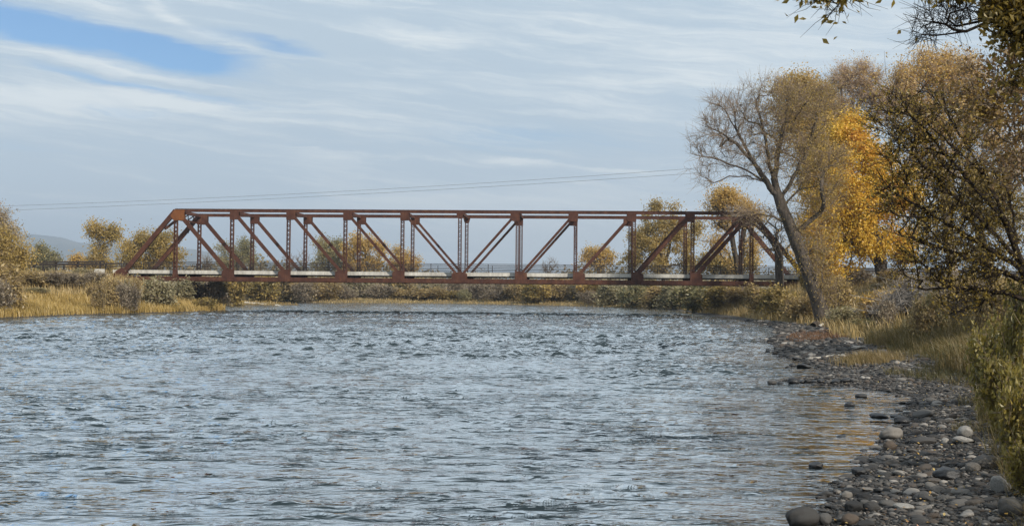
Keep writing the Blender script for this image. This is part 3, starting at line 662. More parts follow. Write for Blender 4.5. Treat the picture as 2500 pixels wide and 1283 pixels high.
# ------------------------------------------------------------------ power lines
m, q, out = new_mat('wire'); principled(q, out, (0.16, 0.18, 0.20), 0.6, 0.3); WIRE = m
for (ya, yb, yc_), wl in (((503, 474, 412), 'upper of two thin wires crossing the sky above the bridge'), ((514, 483, 424), 'lower of two thin wires crossing the sky above the bridge')):
    tt = np.linspace(-0.35, 1.25, 80); q2 = np.polyfit([0, 700/1680, 1.0], [ya, yb, yc_], 2)
    pts = np.array([P(1680*a, np.polyval(q2, a), 165-22*a) for a in tt]); r_ = np.full(79, 0.022)
    V, Fq = tubes(pts[:-1], pts[1:], r_, r_); tag(obj('power_line', mesh_data('power_line', V, [Fq], WIRE, True)), wl, 'power line', 'wires above the bridge')


# ------------------------------------------------------------------ trees on the right bank
def top_right(pos): return pos
KX_ = lambda px, d: (px-1250)/F*d
# the leaning, half bare cottonwood
kd = 75
tree('cottonwood_tree', 'big leaning cottonwood with dark slanting trunk and mostly bare twigs at the water edge', kd,
     [(2022, 815), (2008, 770), (1985, 700), (1955, 615), (1925, 545), (1898, 475)],
     [[(1900, 480), (1868, 445), (1840, 425), (1800, 405), (1760, 393), (1715, 380), (1685, 374)],
      [(1870, 447), (1825, 430), (1780, 432), (1745, 445), (1720, 460)],
      [(1885, 460), (1850, 410), (1820, 360), (1795, 310), (1770, 270), (1745, 240)],
      [(1850, 410), (1800, 350), (1750, 320), (1715, 305)],
      [(1898, 475), (1880, 400), (1868, 330), (1850, 265), (1838, 215)],
      [(1892, 440), (1900, 370), (1915, 300), (1925, 240), (1920, 200)],
      [(1905, 490), (1940, 430), (1970, 370), (1990, 300), (2005, 240)],
      [(1912, 505), (1950, 465), (2000, 450), (2060, 452)],
      [(1925, 545), (1890, 530), (1850, 520), (1810, 525), (1775, 540)],
      [(1940, 575), (1985, 530), (2040, 500), (2070, 480)],
      [(1965, 640), (1990, 590), (2010, 540)]],
     [(1790, 285, 85, 70, 1.2), (1880, 260, 90, 75, 1.3), (1975, 270, 80, 75, 1.3), (1735, 340, 65, 50), (1720, 420, 45, 45, .8), (1830, 370, 90, 70), (1920, 380, 90, 80, 1.1), (2010, 390, 70, 80, 1.1), (1990, 480, 80, 60, .8), (1830, 525, 65, 35, .6), (2020, 570, 40, 60, .5), (1990, 640, 38, 60, 2.0), (2020, 720, 32, 55, 2.6), (1950, 560, 35, 50, 1.2)],
     1500, 0.42, 0.46, 0.0105, B_GREY, L_OLIVE, 34000, 0.10, 0.30, 101, twigs=9500, twig_len=1.05, twig_r=0.0085, depth=0.85,
     keep=lambda p: np.clip((to_px(p)[0]-1800)/170, 0.015, 1.0), group=None, flare=0.45, tint_c=0.72)
# golden tree behind it
tree('golden_tree', 'bright golden yellow tree in full leaf just behind the leaning cottonwood', 92,
     [(2160, 735), (2152, 660), (2145, 600), (2120, 520), (2090, 450)],
     [[(2145, 600), (2080, 540), (2040, 470)], [(2120, 520), (2125, 440), (2110, 380)], [(2090, 450), (2050, 380), (2020, 320)], [(2140, 580), (2050, 590), (1990, 560)]],
     [(2075, 420, 70, 60, 1.1), (2110, 400, 50, 70), (2060, 500, 75, 65, 1.1), (2050, 590, 70, 50, 1.3), (2120, 590, 60, 45, 1.1), (2190, 480, 60, 90, .8), (2210, 600, 60, 50, .7), (2005, 440, 60, 100, 1.4), (1985, 590, 60, 75, 1.4), (2040, 660, 50, 30, .8), (2090, 330, 40, 50, 1.2), (2040, 345, 50, 65, 1.3), (2150, 400, 40, 70, 1.0), (2090, 520, 60, 50), (2140, 470, 30, 50, .7)],
     520, 0.5, 0.5, 0.014, B_DARK, L_GOLD, 76000, 0.20, 0.34, 102, twigs=1200, twig_len=0.8, twig_r=0.010, tint_c=0.62, ntint=1.6)
tree('orange_tree', 'tall orange topped tree showing above the bare twigs of the leaning cottonwood', 108,
     [(2010, 745), (2000, 600), (1985, 450), (1975, 330)], [[(1985, 450), (1950, 330), (1940, 230)], [(1985, 440), (2020, 330), (2020, 260)]],
     [(1945, 215, 48, 32, 1.6), (1990, 250, 50, 50, 1.2), (2035, 300, 45, 70, 1.2), (1920, 290, 40, 60, .7), (1970, 320, 50, 60, .8), (2000, 400, 50, 60, .8)],
     360, 0.6, 0.42, 0.015, B_GREY, L_ORANGE, 30000, 0.20, 0.36, 103, twigs=3000, twig_len=1.2, twig_r=0.012, tint_c=0.6, ntint=2.5)
tree('pale_cottonwood', 'tall cottonwood with pale grey bare upper trunk rising above the golden leaves', 98,
     [(2175, 740), (2130, 620), (2085, 480), (2062, 400), (2075, 330), (2086, 285), (2082, 240)],
     [[(2086, 285), (2105, 240), (2120, 200)], [(2080, 300), (2058, 250), (2050, 205)], [(2070, 350), (2110, 290), (2140, 240)]],
     [(2060, 200, 32, 35, 1.2), (2062, 178, 14, 22, 2.2), (2108, 172, 15, 22, 2.2), (2138, 192, 16, 22, 2.0), (2090, 192, 36, 36, 1.3), (2125, 215, 40, 45, 1.2), (2150, 260, 40, 50), (2050, 250, 30, 40, .7)],
     260, 0.5, 0.36, 0.012, B_PALE, L_TAN, 6500, 0.14, 0.30, 104, twigs=4200, twig_len=1.1, twig_r=0.010, tint_c=0.55)
tree('tan_poplar', 'tallest tan leaved poplar standing behind the near dark branches on the right', 104,
     [(2330, 735), (2320, 600), (2305, 450), (2300, 330)], [[(2305, 450), (2240, 320), (2220, 230)], [(2305, 450), (2360, 320), (2380, 220)], [(2300, 330), (2300, 230), (2295, 160)]],
     [(2210, 225, 50, 60, 1.2), (2270, 180, 55, 50, 1.4), (2330, 190, 60, 55, 1.3), (2255, 148, 18, 26, 2.0), (2312, 142, 20, 24, 2.0), (2362, 165, 24, 30, 1.6), (2200, 192, 20, 28, 1.8), (2240, 290, 60, 70, 1.1), (2320, 290, 70, 80, 1.1), (2400, 270, 60, 90), (2250, 400, 60, 70, .8), (2340, 420, 70, 80, .8), (2450, 380, 60, 110, .7)],
     520, 0.6, 0.45, 0.013, B_PALE, L_TAN, 42000, 0.20, 0.34, 105, twigs=6000, twig_len=1.3, twig_r=0.012, tint_c=0.55, ntint=3.0)
tree('olive_tree', 'leafy olive and yellow tree at the right edge with crown above the guard rail', 80,
     [(2420, 750), (2410, 650), (2390, 560)], [[(2390, 560), (2330, 500), (2300, 470)], [(2390, 560), (2450, 480), (2470, 420)]],
     [(2330, 520, 80, 60), (2410, 480, 90, 80), (2480, 520, 70, 90), (2260, 570, 50, 40, .7), (2380, 600, 80, 40, .8)],
     260, 0.5, 0.42, 0.014, B_DARK, L_OLIVE, 14000, 0.17, 0.32, 106, tint_c=0.6)

tree('added_shade_tree', 'added olive yellow tree at the right edge, mostly unseen, shading the bank grass', 34,  # added tree, mostly out of frame, casts shade on the right bank
     [(2760, 830), (2755, 600), (2740, 400), (2730, 200)], [[(2755, 600), (2640, 420), (2560, 330)], [(2740, 400), (2880, 200), (2980, 60)], [(2740, 400), (2640, 200), (2580, 60)], [(2760, 650), (2900, 480), (3020, 420)]],
     [(2560, 340, 110, 110), (2600, 120, 120, 140), (2750, 0, 180, 150), (2900, 150, 160, 180), (2980, 380, 130, 130), (2600, 520, 110, 100, .9), (2760, 250, 180, 180, .7), (2850, -150, 160, 120)],
     620, 0.35, 0.34, 0.008, B_DARK, L_OLIVE, 30000, 0.10, 0.22, 107, tint_c=0.6, twigs=2500, twig_len=0.6, twig_r=0.006)

# ------------------------------------------------------------------ near trees at the right edge
nd = 14
tree('riverside_tree', 'near dark tree with fine branches fanning up and left, small olive leaves, overhanging the bank', nd,
     [(2640, 960), (2560, 790), (2500, 660), (2455, 540), (2405, 430), (2350, 340), (2300, 260)],
     [[(2455, 540), (2390, 470), (2320, 390), (2240, 300), (2180, 230)], [(2500, 660), (2420, 560), (2330, 480), (2240, 390), (2160, 310)],
      [(2500, 660), (2400, 600), (2300, 540), (2200, 480), (2125, 440)], [(2520, 700), (2420, 650), (2310, 610), (2220, 580), (2150, 560)],
      [(2540, 745), (2450, 715), (2360, 700), (2280, 705), (2220, 700)], [(2490, 640), (2470, 520), (2440, 400), (2400, 300), (2380, 230)],
      [(2560, 790), (2560, 640), (2540, 500), (2520, 380)], [(2580, 830), (2690, 640), (2760, 480)], [(2405, 430), (2330, 360), (2250, 290), (2170, 215)]],
     [(2190, 300, 75, 75, 1.0), (2270, 290, 75, 85, 1.0), (2230, 400, 90, 80, 1.1), (2330, 400, 95, 100, 1.1), (2190, 500, 65, 65, 1.0), (2290, 540, 95, 70, 1.1), (2400, 520, 95, 110, 1.0), (2260, 640, 80, 55, 1.0), (2360, 660, 100, 65, 1.1), (2460, 650, 70, 90, 1.0),
      (2370, 730, 90, 38, .9), (2450, 400, 70, 100, .8), (2640, 480, 140, 200, .6), (2720, 250, 160, 160, .5)],  # lobes past the right edge are unseen, added for shade on the shore
     1500, 0.085, 0.09, 0.0036, B_NEAR, L_NEAR, 14500, 0.038, 0.030, 111, depth=0.7, twigs=5200, twig_len=0.36, twig_r=0.0034, twig_al=1.6, twig_up=0.3, gnarl=0.07, curve=0.6, thin=3.0, aspect=0.6, ntint=0.7, tint_c=0.66)
tree('brown_leaved_tree', 'near tree with brown curled leaves and grey twigs filling the upper right edge', 10.5,
     [(2850, 1100), (2780, 800), (2700, 560), (2620, 400), (2540, 300)],
     [[(2620, 400), (2520, 330), (2440, 360), (2380, 390)], [(2540, 300), (2470, 230), (2400, 170)], [(2700, 560), (2600, 470), (2490, 430), (2400, 410)], [(2620, 400), (2640, 200), (2600, 20)], [(2700, 560), (2850, 350), (2950, 150)], [(2640, 430), (2540, 420), (2470, 460)]],
     [(2400, 190, 60, 60, 1.1), (2450, 250, 60, 80, 1.1), (2390, 270, 50, 50), (2480, 150, 50, 60), (2480, 350, 45, 90), (2560, 250, 80, 120), (2650, 100, 120, 150, .6), (2800, 200, 200, 250, .6), (2700, 500, 100, 120, .6)],  # outer lobes lie out of frame, enlarged to shade the cobbles
     700, 0.09, 0.07, 0.0026, B_TWIG, L_BROWN, 15000, 0.042, 0.05, 112, depth=0.8, twigs=3600, twig_len=0.26, twig_r=0.0024, gnarl=0.16, thin=3.0, ntint=0.7, aspect=0.6)
# overhanging tree, trunk just outside the frame on the right
rng = np.random.default_rng(113); sk = Skel(); b0 = np.array((4.6, 2.6, 0.0)); b0[2] = height(4.6, 2.6)-0.1
sk.line([b0, (4.5, 2.8, 1.8), (4.2, 3.4, 3.4), (3.9, 4.0, 4.6), (3.2, 4.2, 5.8)], 0.12, rng=rng, jit=0.05)
ov = lambda l: [P(*p) for p in l]
sk.line([sk.P[30]]+ov([(2750, -120, 5.6), (2600, -10, 6.2), (2510, 25, 6.5), (2420, 45, 6.7), (2340, 62, 6.8), (2260, 52, 6.9), (2205, 36, 7.0)]), 0.10, rng=rng, jit=0.06)
sk.line(ov([(2440, 42, 6.65), (2360, 78, 6.7), (2290, 88, 6.8), (2225, 108, 6.9)]), 0.10, rng=rng, jit=0.06)
sk.line(ov([(2340, 62, 6.8), (2280, 30, 6.8), (2230, 8, 6.9)]), 0.10, rng=rng, jit=0.06)
sk.line([(3.9, 4.0, 4.6)]+ov([(2350, -330, 5.0), (2150, -180, 5.4), (2060, -60, 5.8), (2025, -5, 6.0)]), 0.10, rng=rng, jit=0.06)
sk.line([(3.2, 4.2, 5.8), (2.0, 4.6, 6.6), (0.6, 5.0, 7.0)], 0.2); sk.line([(3.9, 4.0, 4.6), (5.2, 5.4, 5.6), (6.6, 6.6, 6.2)], 0.2); sk.line([(3.2, 4.2, 5.8), (3.6, 2.0, 7.0), (4.4, 0.2, 7.4)], 0.2)
T1 = np.concatenate([in_lobes(rng, lob([(2300, 45, 75, 45), (2250, 80, 40, 35), (2350, 20, 70, 30)], 6.8, 0.8), 170), in_lobes(rng, lob([(2440, 20, 60, 55), (2480, 50, 50, 60), (2475, 180, 40, 70, .6), (2560, 60, 80, 90)], 6.4, 0.8), 260), in_lobes(rng, lob([(2015, 5, 45, 18), (2035, 25, 14, 20, .6), (2075, 0, 25, 12)], 6.0, 0.7), 42)])
T2 = in_lobes(rng, [(np.array((2.2, 4.4, 6.6)), np.array((1.8, 1.6, 1.1)), 1), (np.array((5.6, 5.4, 6.6)), np.array((2.0, 1.8, 1.3)), 1), (np.array((4.2, 1.0, 7.0)), np.array((2.0, 2.0, 1.3)), 1), (np.array((7.0, 2.5, 6.0)), np.array((1.8, 2.0, 1.6)), 1)], 420)  # unseen crown overhead, added to shade the near shore
sk.grow(T1, 0.075, rng, 0.14, 0.4); sk.grow(T2, 0.22, rng, 0.12, 0.4)
def keep_ov(p):
    x, y = to_px(p); infr = (x > 0) & (x < 2500) & (y > 0)
    dens = np.where(x > 2395, 1.0, np.where(x > 2150, 0.006, 0.13)); dens = np.where((x > 2395) & (y > 120), 0.35, dens)
    return np.where(infr, dens, 1.0)
w_, f_ = plant_meshes(sk, b0, 113, 0.045, 0.0016, B_NEAR, L_NEAR, 24000, 0.042, 0.05, twigs=3400, twig_len=0.16, twig_r=0.0018, keep=keep_ov, thin=3.0, aspect=0.5, ntint=0.8, tint_c=0.62, name='overhanging')
o = empty('overhanging_tree', b0, 'overhanging branches with bare twigs and yellow green leaves reaching in at the top right corner', 'tree'); obj('trunk', w_, o); obj('crown', f_, o)

# ------------------------------------------------------------------ trees beyond the bridge
def far_tree(name, label, d, base, lobes, leafm, nleaf, seed, bark=B_GREY, N=170, r0=0.4, lsize=0.30, tint_c=0.5, twigs=500, limbs=(), cat='tree', lean=0, **kw):
    lx = np.mean([l[0] for l in lobes]); ty = min(l[1] for l in lobes)
    trunk = [(base[0], base[1]), (base[0]+(lx-base[0])*0.3+lean, base[1]+(ty-base[1])*0.28), (lx, base[1]+(ty-base[1])*0.62)]
    return tree(name, label, d, trunk, limbs, lobes, N, 0.7, r0, 0.02, bark, leafm, nleaf, lsize, 0.42, seed, cat=cat, group='autumn trees beyond the bridge', twigs=twigs, twig_len=1.3, twig_r=0.018, ntint=2.6, tint_c=tint_c, **kw)
FT = [
 ('cottonwood_tree', 'yellow tree with two separate round tops left of the bridge', 172, (246, 668), [(233, 565, 20, 18, 1.2), (274, 572, 15, 18, 1.2), (238, 603, 10, 14, .5), (260, 612, 9, 14, .5), (236, 638, 22, 18), (256, 655, 24, 16)], L_OLIVE, 5600, .8),
 ('cottonwood_tree', 'wide yellow green tree behind the left sloping end post of the bridge', 165, (362, 672), [(360, 590, 36, 22, 1.2), (400, 585, 30, 20), (325, 605, 30, 22), (395, 620, 40, 26), (330, 635, 38, 20), (430, 620, 18, 20), (300, 610, 14, 14), (375, 645, 40, 18)], L_OLIVE, 9000, .72),
 ('cottonwood_tree', 'small dull green tree standing against the blue hills at far left', 210, (110, 670), [(105, 615, 15, 14, 1.2), (122, 635, 20, 14), (95, 640, 20, 16), (140, 632, 9, 8, .6)], L_GREEN, 3000, .5),
 ('cottonwood_tree', 'short orange tree between the hills and the two topped yellow tree', 220, (190, 668), [(190, 635, 11, 9), (205, 645, 10, 9), (182, 650, 10, 10)], L_ORANGE, 1600, .7),
 ('cottonwood_tree', 'dull green tree behind the second panel of the bridge', 245, (580, 678), [(600, 595, 20, 17, 1.2), (585, 615, 26, 20), (545, 605, 16, 16), (610, 630, 24, 22), (560, 640, 28, 18)], L_GREEN, 4200, .6),
 ('cottonwood_tree', 'olive green tree behind the fourth panel, left of the orange one', 232, (800, 680), [(785, 595, 18, 14, 1.1), (820, 600, 22, 16), (800, 622, 30, 20), (780, 645, 22, 16), (830, 640, 24, 18)], L_GREEN, 4400, .7),
 ('cottonwood_tree', 'broad orange yellow tree with visible forked limbs behind the bridge centre left', 226, (893, 682), [(870, 580, 18, 14), (895, 600, 36, 20, 1.1), (930, 612, 16, 16), (860, 612, 24, 22), (900, 640, 34, 18), (862, 648, 24, 16), (920, 645, 14, 14)], L_ORANGE, 6400, .5),
 ('cottonwood_tree', 'rounded tan orange tree behind the fifth panel of the bridge', 238, (985, 682), [(970, 612, 16, 12, 1.1), (985, 630, 24, 16), (965, 645, 16, 12), (1020, 640, 12, 12), (1000, 650, 22, 12)], L_ORANGE, 3000, .5),
 ('cottonwood_tree', 'small wide orange tree seen alone through the bridge right of centre', 226, (1462, 686), [(1445, 615, 22, 10, 1.1), (1470, 622, 26, 12), (1430, 632, 14, 12), (1490, 632, 14, 9), (1460, 645, 24, 12)], L_ORANGE, 3000, .6),
 ('cottonwood_tree', 'large olive yellow tree with dark forked trunk behind the right half of the bridge', 184, (1625, 700), [(1605, 505, 14, 14, 1.2), (1642, 508, 16, 14, 1.1), (1600, 545, 36, 24), (1640, 560, 34, 30), (1560, 580, 28, 28), (1590, 600, 40, 28), (1665, 590, 30, 36), (1550, 630, 28, 22), (1600, 645, 36, 22), (1680, 640, 22, 26), (1700, 560, 16, 26)], L_OLIVE, 15000, .66),
 ('cottonwood_tree', 'orange tree with dark spreading limbs behind the right end of the bridge', 135, (1806, 705), [(1765, 485, 34, 22, 1.3), (1800, 500, 30, 24, 1.1), (1735, 505, 18, 14), (1770, 540, 30, 30), (1830, 530, 26, 26), (1755, 600, 26, 20, .6), (1840, 600, 22, 30, .7)], L_ORANGE, 8500, .72),
 ('cottonwood_tree', 'low yellow green tree beside the dark limbed trunk at right end of the bridge', 160, (1735, 698), [(1730, 640, 26, 22), (1760, 650, 24, 20), (1790, 655, 28, 22), (1830, 645, 22, 24)], L_OLIVE, 4500, .7),
 ('cottonwood_tree', 'grey brown bare tree at the very left edge of the photograph', 120, (-25, 700), [(0, 540, 22, 24), (20, 570, 20, 22), (-20, 560, 30, 40), (35, 580, 12, 14)], L_GREY, 3800, .7),
 ('cottonwood_tree', 'big olive yellow tree spreading in from the left edge', 112, (-30, 712), [(20, 610, 34, 30, 1.1), (-15, 590, 40, 40), (45, 630, 28, 24), (10, 650, 45, 24), (60, 650, 18, 14), (-50, 640, 50, 40)], L_OLIVE, 10500, .78),
]
for k, (nm, lb, d, base, lobes, lm, nl, tc) in enumerate(FT):
    nl = int(nl*1.5)
    dark = 'dark' in lb
    far_tree(nm, lb, d, base, lobes, lm, nl, 200+k, bark=B_DARK if dark else B_GREY, r0=0.62 if dark else 0.36, tint_c=tc, N=230 if nl > 6000 else 150, lsize=0.30*min(d, 200)/190+0.02,
             limbs=[[(1806, 680), (1780, 620), (1740, 590), (1705, 585)], [(1806, 680), (1812, 600), (1820, 550)], [(1808, 690), (1775, 640), (1755, 610)]] if 'spreading limbs' in lb else ([[(1625, 690), (1612, 600), (1590, 560)], [(1622, 660), (1640, 580), (1642, 530)]] if 'forked trunk' in lb else ()))
for k, (px, py, h_, lb, d) in enumerate([(712, 680, 62, 'thin leafless grey tree behind the third panel of the bridge', 236), (738, 680, 70, 'taller leafless forked tree behind the third panel of the bridge', 240), (505, 675, 48, 'leafless grey tree behind the first panel right of the left post', 168), (1338, 690, 60, 'small bare grey tree behind the bridge just right of the centre', 222), (1905, 700, 200, 'dark bare tree with crooked limbs behind the right end posts', 112)]):
    w_ = h_*0.32; lean = (-8, 6, 0, 4, -10)[k]
    tree('bare_tree', lb, d, [(px, py), (px+lean*.3, py-h_*.35), (px+lean, py-h_*.65)], [[(px+lean*.3, py-h_*.35), (px+w_*.6, py-h_*.6), (px+w_*.8, py-h_*.8)], [(px+lean*.3, py-h_*.4), (px-w_*.7, py-h_*.7)]], [(px+lean, py-h_*.75, w_, h_*.28), (px, py-h_*.5, w_*.9, h_*.2)], 70 if k < 4 else 130, 0.5, 0.22 if k < 4 else 0.42, 0.022, B_DARK if k == 4 else B_TWIG, L_TAN, 0 if k < 4 else 500, 0.16, 0.3, 260+k, group='leafless trees beyond the bridge', twigs=260, twig_len=1.0, twig_r=0.014, gnarl=0.3, parts=('trunk', 'crown'))

# ------------------------------------------------------------------ shrubs
PROTO = {}
def proto(kind):
    if kind in PROTO: return PROTO[kind]
    col, v = kind
    lm = {'olive': L_OLIVE, 'grey': L_GREY, 'willow': L_WILLOW, 'sage': L_SAGE, 'plum': L_PLUM, 'green': L_GREEN, 'bush': L_BUSH, 'orange': L_ORANGE}[col]
    wood = {'grey': B_TWIG, 'sage': B_GREY, 'plum': B_DARK}.get(col, B_GREY)
    PROTO[kind] = shrub_proto(300+hash(col+str(v)) % 1 + sum(map(ord, col))+v*17, wood, lm, nleaf={'grey': 1900, 'plum': 1800}.get(col, 2700), lsize=0.13 if col in ('grey', 'plum') else 0.17, form='round' if v % 2 == 0 else 'spiky', twigs=1100 if col in ('grey', 'plum', 'willow') else 500)
    return PROTO[kind]
def shrub(px, py, w, h, d, col, label, v=0, group=None, name='shrub', rz=None):
    """px, py: middle of its foot in the photo; w, h: its size there in pixels"""
    p = P(px, py, d); k = 0
    while river_sd(p[0], p[1])[0] < 0.5 and k < 60: d += 0.6; k += 1; p = P(px, py, d)
    z = height(p[0], p[1]); q_ = P(px, py-h, d)
    o = empty(name, (p[0], p[1], z-0.03), label, 'shrub', group, rz=RNG.uniform(0, 6.28) if rz is None else rz)
    o.scale = (w*d/F/2.0, w*d/F/2.0, max(0.3, q_[2]-z)/1.7)
    a, b_ = proto((col, v)); obj('stems', a, o); obj('foliage', b_, o); return o
far_g = 'shrubs massed along the far bank'
SH = [  # px, foot y, width, height, distance, colour, label, variant
 (575, 742, 90, 60, 150, 'olive', 'dark olive willow thicket beside the grassy spit, leftmost under the bridge', 1),
 (640, 742, 100, 66, 168, 'olive', 'tall olive brown willow thicket right behind the grassy spit', 0),
 (700, 742, 90, 64, 176, 'willow', 'tan yellow willow bush at the right end of the grassy spit', 1),
 (745, 744, 70, 52, 192, 'grey', 'grey tan bush just right of the grassy spit', 0),
 (790, 742, 80, 50, 200, 'willow', 'pale tan rounded bush on the far bank below the fourth panel', 0),
 (840, 742, 80, 46, 205, 'grey', 'grey brown bush on the far bank under the fourth gusset', 1),
 (875, 738, 80, 56, 216, 'sage', 'sage green bush behind the far bank with dark stems', 0),
 (925, 741, 90, 44, 212, 'grey', 'wide grey bush on the far bank below the fifth panel', 0),
 (965, 736, 60, 46, 222, 'green', 'dark green bush rising behind the grey far bank bushes', 0),
 (990, 742, 80, 34, 213, 'willow', 'low yellow willow left of the gap of open sky', 1),
 (1040, 742, 90, 36, 212, 'willow', 'low yellow willow below the gap of open sky', 0),
 (1090, 742, 80, 32, 213, 'olive', 'low olive bush right of the gap of open sky', 0),
 (1110, 738, 70, 52, 218, 'grey', 'tall grey bush below the middle gusset of the bridge', 1),
 (1135, 743, 36, 34, 208, 'green', 'small round green bush at the water under the middle gusset', 0),
 (1165, 741, 80, 48, 212, 'grey', 'grey brown thicket just right of the middle gusset', 0),
 (1215, 741, 90, 46, 206, 'grey', 'grey thicket below the seventh panel', 1),
 (1265, 742, 70, 44, 204, 'willow', 'tan willow below the gusset right of the middle', 0),
 (1310, 746, 90, 48, 196, 'olive', 'olive yellow willow over the bare earth bank', 1),
 (1350, 742, 90, 46, 198, 'willow', 'tall yellow willow over the bare earth bank', 0),
 (1405, 738, 70, 42, 200, 'sage', 'sage grey bush under the eighth panel', 0),
 (1450, 742, 80, 46, 192, 'orange', 'orange tinted bush under the bridge right of the bare earth bank', 0),
 (1440, 746, 60, 34, 186, 'grey', 'short grey bush in front of the orange tinted bush', 0),
 (1500, 748, 90, 50, 180, 'sage', 'grey green bush below the ninth gusset', 1),
 (1545, 750, 80, 52, 172, 'green', 'dark green bush at the water below the ninth panel', 0),
 (1600, 752, 100, 52, 165, 'willow', 'yellow willow clump below the ninth panel', 1),
 (1650, 758, 90, 58, 150, 'sage', 'grey willow leaning over the water under the right part of the bridge', 1),
 (1705, 764, 130, 66, 138, 'green', 'large dark olive willow hanging over the water under the last full panel', 0),
 (1760, 766, 110, 62, 132, 'olive', 'big olive willow beside the dark hanging one', 1),
 (1800, 762, 70, 56, 128, 'willow', 'straw coloured bush beside the right abutment', 0),
 (1855, 778, 90, 72, 105, 'willow', 'yellow green willow in front of the right abutment', 1),
 (1905, 790, 100, 88, 92, 'olive', 'wide olive yellow willow left of the leaning trunk', 0),
 (1950, 800, 80, 70, 84, 'willow', 'tan willow at the foot of the leaning trunk, water side', 0),
 (1985, 760, 80, 90, 95, 'olive', 'tall olive bush behind the foot of the leaning trunk', 1),
 (2050, 770, 90, 80, 80, 'willow', 'straw yellow bush just right of the leaning trunk foot', 1),
 (2090, 740, 90, 80, 92, 'grey', 'grey tan brush under the golden tree', 0),
 (2075, 812, 110, 60, 66, 'sage', 'low green brush on the bank right of the leaning trunk', 0),
 (2130, 838, 110, 60, 55, 'green', 'low dark green bush above the gravel bar', 0),
 (2140, 775, 100, 60, 62, 'orange', 'rusty orange brush beside the dead branch pile', 1),
 (2190, 720, 90, 55, 90, 'willow', 'yellow tan brush on top of the right bank below the guard rail', 0),
 (2275, 725, 110, 50, 80, 'willow', 'pale straw brush on the crest of the right bank under the hanging branches', 1),
 (2380, 770, 120, 80, 48, 'grey', 'grey tan brush on the right bank under the drooping dark branches', 1),
 (2330, 905, 80, 60, 30, 'green', 'small dark green weeds at the foot of the tall grass', 0),
 (2420, 920, 120, 130, 22, 'bush', 'olive leafy bush right of the tall tan grass', 0),
 (2475, 900, 110, 170, 19, 'bush', 'taller yellow green bush against the right edge', 1),
 (2440, 1010, 110, 120, 17, 'bush', 'dense dark olive bush above the cobbles on the right', 1),
 (2500, 1090, 130, 180, 13.5, 'bush', 'large olive bush cut by the right edge low in the photo', 0),
 (2500, 1200, 90, 110, 11.5, 'bush', 'lowest leafy bush in the bottom right corner', 1),
 # left bank
 (10, 770, 120, 120, 88, 'willow', 'orange tan willow at the left edge beside the water', 1),
 (-20, 775, 110, 90, 84, 'grey', 'dark grey tangled brush at the far left edge', 0),
 (60, 735, 90, 70, 100, 'willow', 'tan orange willow behind the golden grass on the left', 0),
 (120, 728, 110, 62, 103, 'grey', 'wide mauve grey bush left of the bridge', 1),
 (175, 722, 90, 54, 106, 'grey', 'grey brown bush in the middle of the left bank', 0),
 (235, 708, 80, 42, 110, 'grey', 'pale grey bush below the left abutment', 1),
 (205, 690, 60, 34, 118, 'sage', 'sage bush under the left guard rail', 0),
 (390, 745, 90, 62, 110, 'sage', 'large round grey green bush under the left end of the bridge', 0),
 (435, 738, 70, 50, 118, 'sage', 'smaller sage bush right of the round grey green bush', 1),
 (485, 728, 70, 36, 126, 'plum', 'dark plum red bush under the first bridge panel', 0),
 (530, 745, 80, 56, 124, 'grey', 'rounded grey brown bush at the tip of the left bank', 0),
 (500, 752, 60, 24, 117, 'olive', 'small olive bush low on the tip of the left bank', 0),
]
for s_ in SH: shrub(*s_[:7], v=s_[7])
rg = np.random.default_rng(77)
for k in range(54):
    px = 555+k*24.5+rg.uniform(-10, 10); lowc = 985 < px < 1105; dd = float(np.interp(px, [555, 720, 1100, 1500, 1880], [158, 206, 222, 190, 128]))+rg.uniform(1, 9)
    shrub(px, float(np.interp(px, [555, 1100, 1880], [738, 737, 752])), rg.uniform(45, 95), (rg.uniform(14, 24) if lowc else 20+48*rg.uniform(0, 1)**1.4), dd, rg.choice(['grey', 'willow', 'willow', 'sage', 'grey', 'willow']), 'one of the bushes massed along the far bank behind the water edge', int(rg.integers(2)), far_g)
for k in range(30):
    px = rg.uniform(-20, 330); shrub(px, 725, rg.uniform(30, 65), rg.uniform(14, 38), rg.uniform(96, 116), rg.choice(['grey', 'willow', 'sage', 'willow', 'willow']), 'one of the low brushy shrubs scattered over the left bank', int(rg.integers(2)), 'low shrubs on the left bank')
for k in range(22):
    px = rg.uniform(1960, 2420); shrub(px, 740, rg.uniform(50, 90), rg.uniform(22, 45), rg.uniform(84, 110), rg.choice(['grey', 'willow', 'sage', 'willow', 'olive']), 'one of the dry shrubs under the tall trees on the right bank', int(rg.integers(2)), 'dry shrubs on the right bank')
for k in range(34):
    px = rg.uniform(2110, 2500); dd = rg.uniform(30, 66)
    if river_sd(*P(px, 800, dd)[:2])[0] < 4.6: continue
    shrub(px, 800, rg.uniform(45, 95), rg.uniform(40, 100)*40/dd*0.6+20, dd, rg.choice(['grey', 'sage', 'green', 'willow', 'grey']), 'one of the rough brushy shrubs on the slope above the right shore', int(rg.integers(2)), 'brush on the right slope')
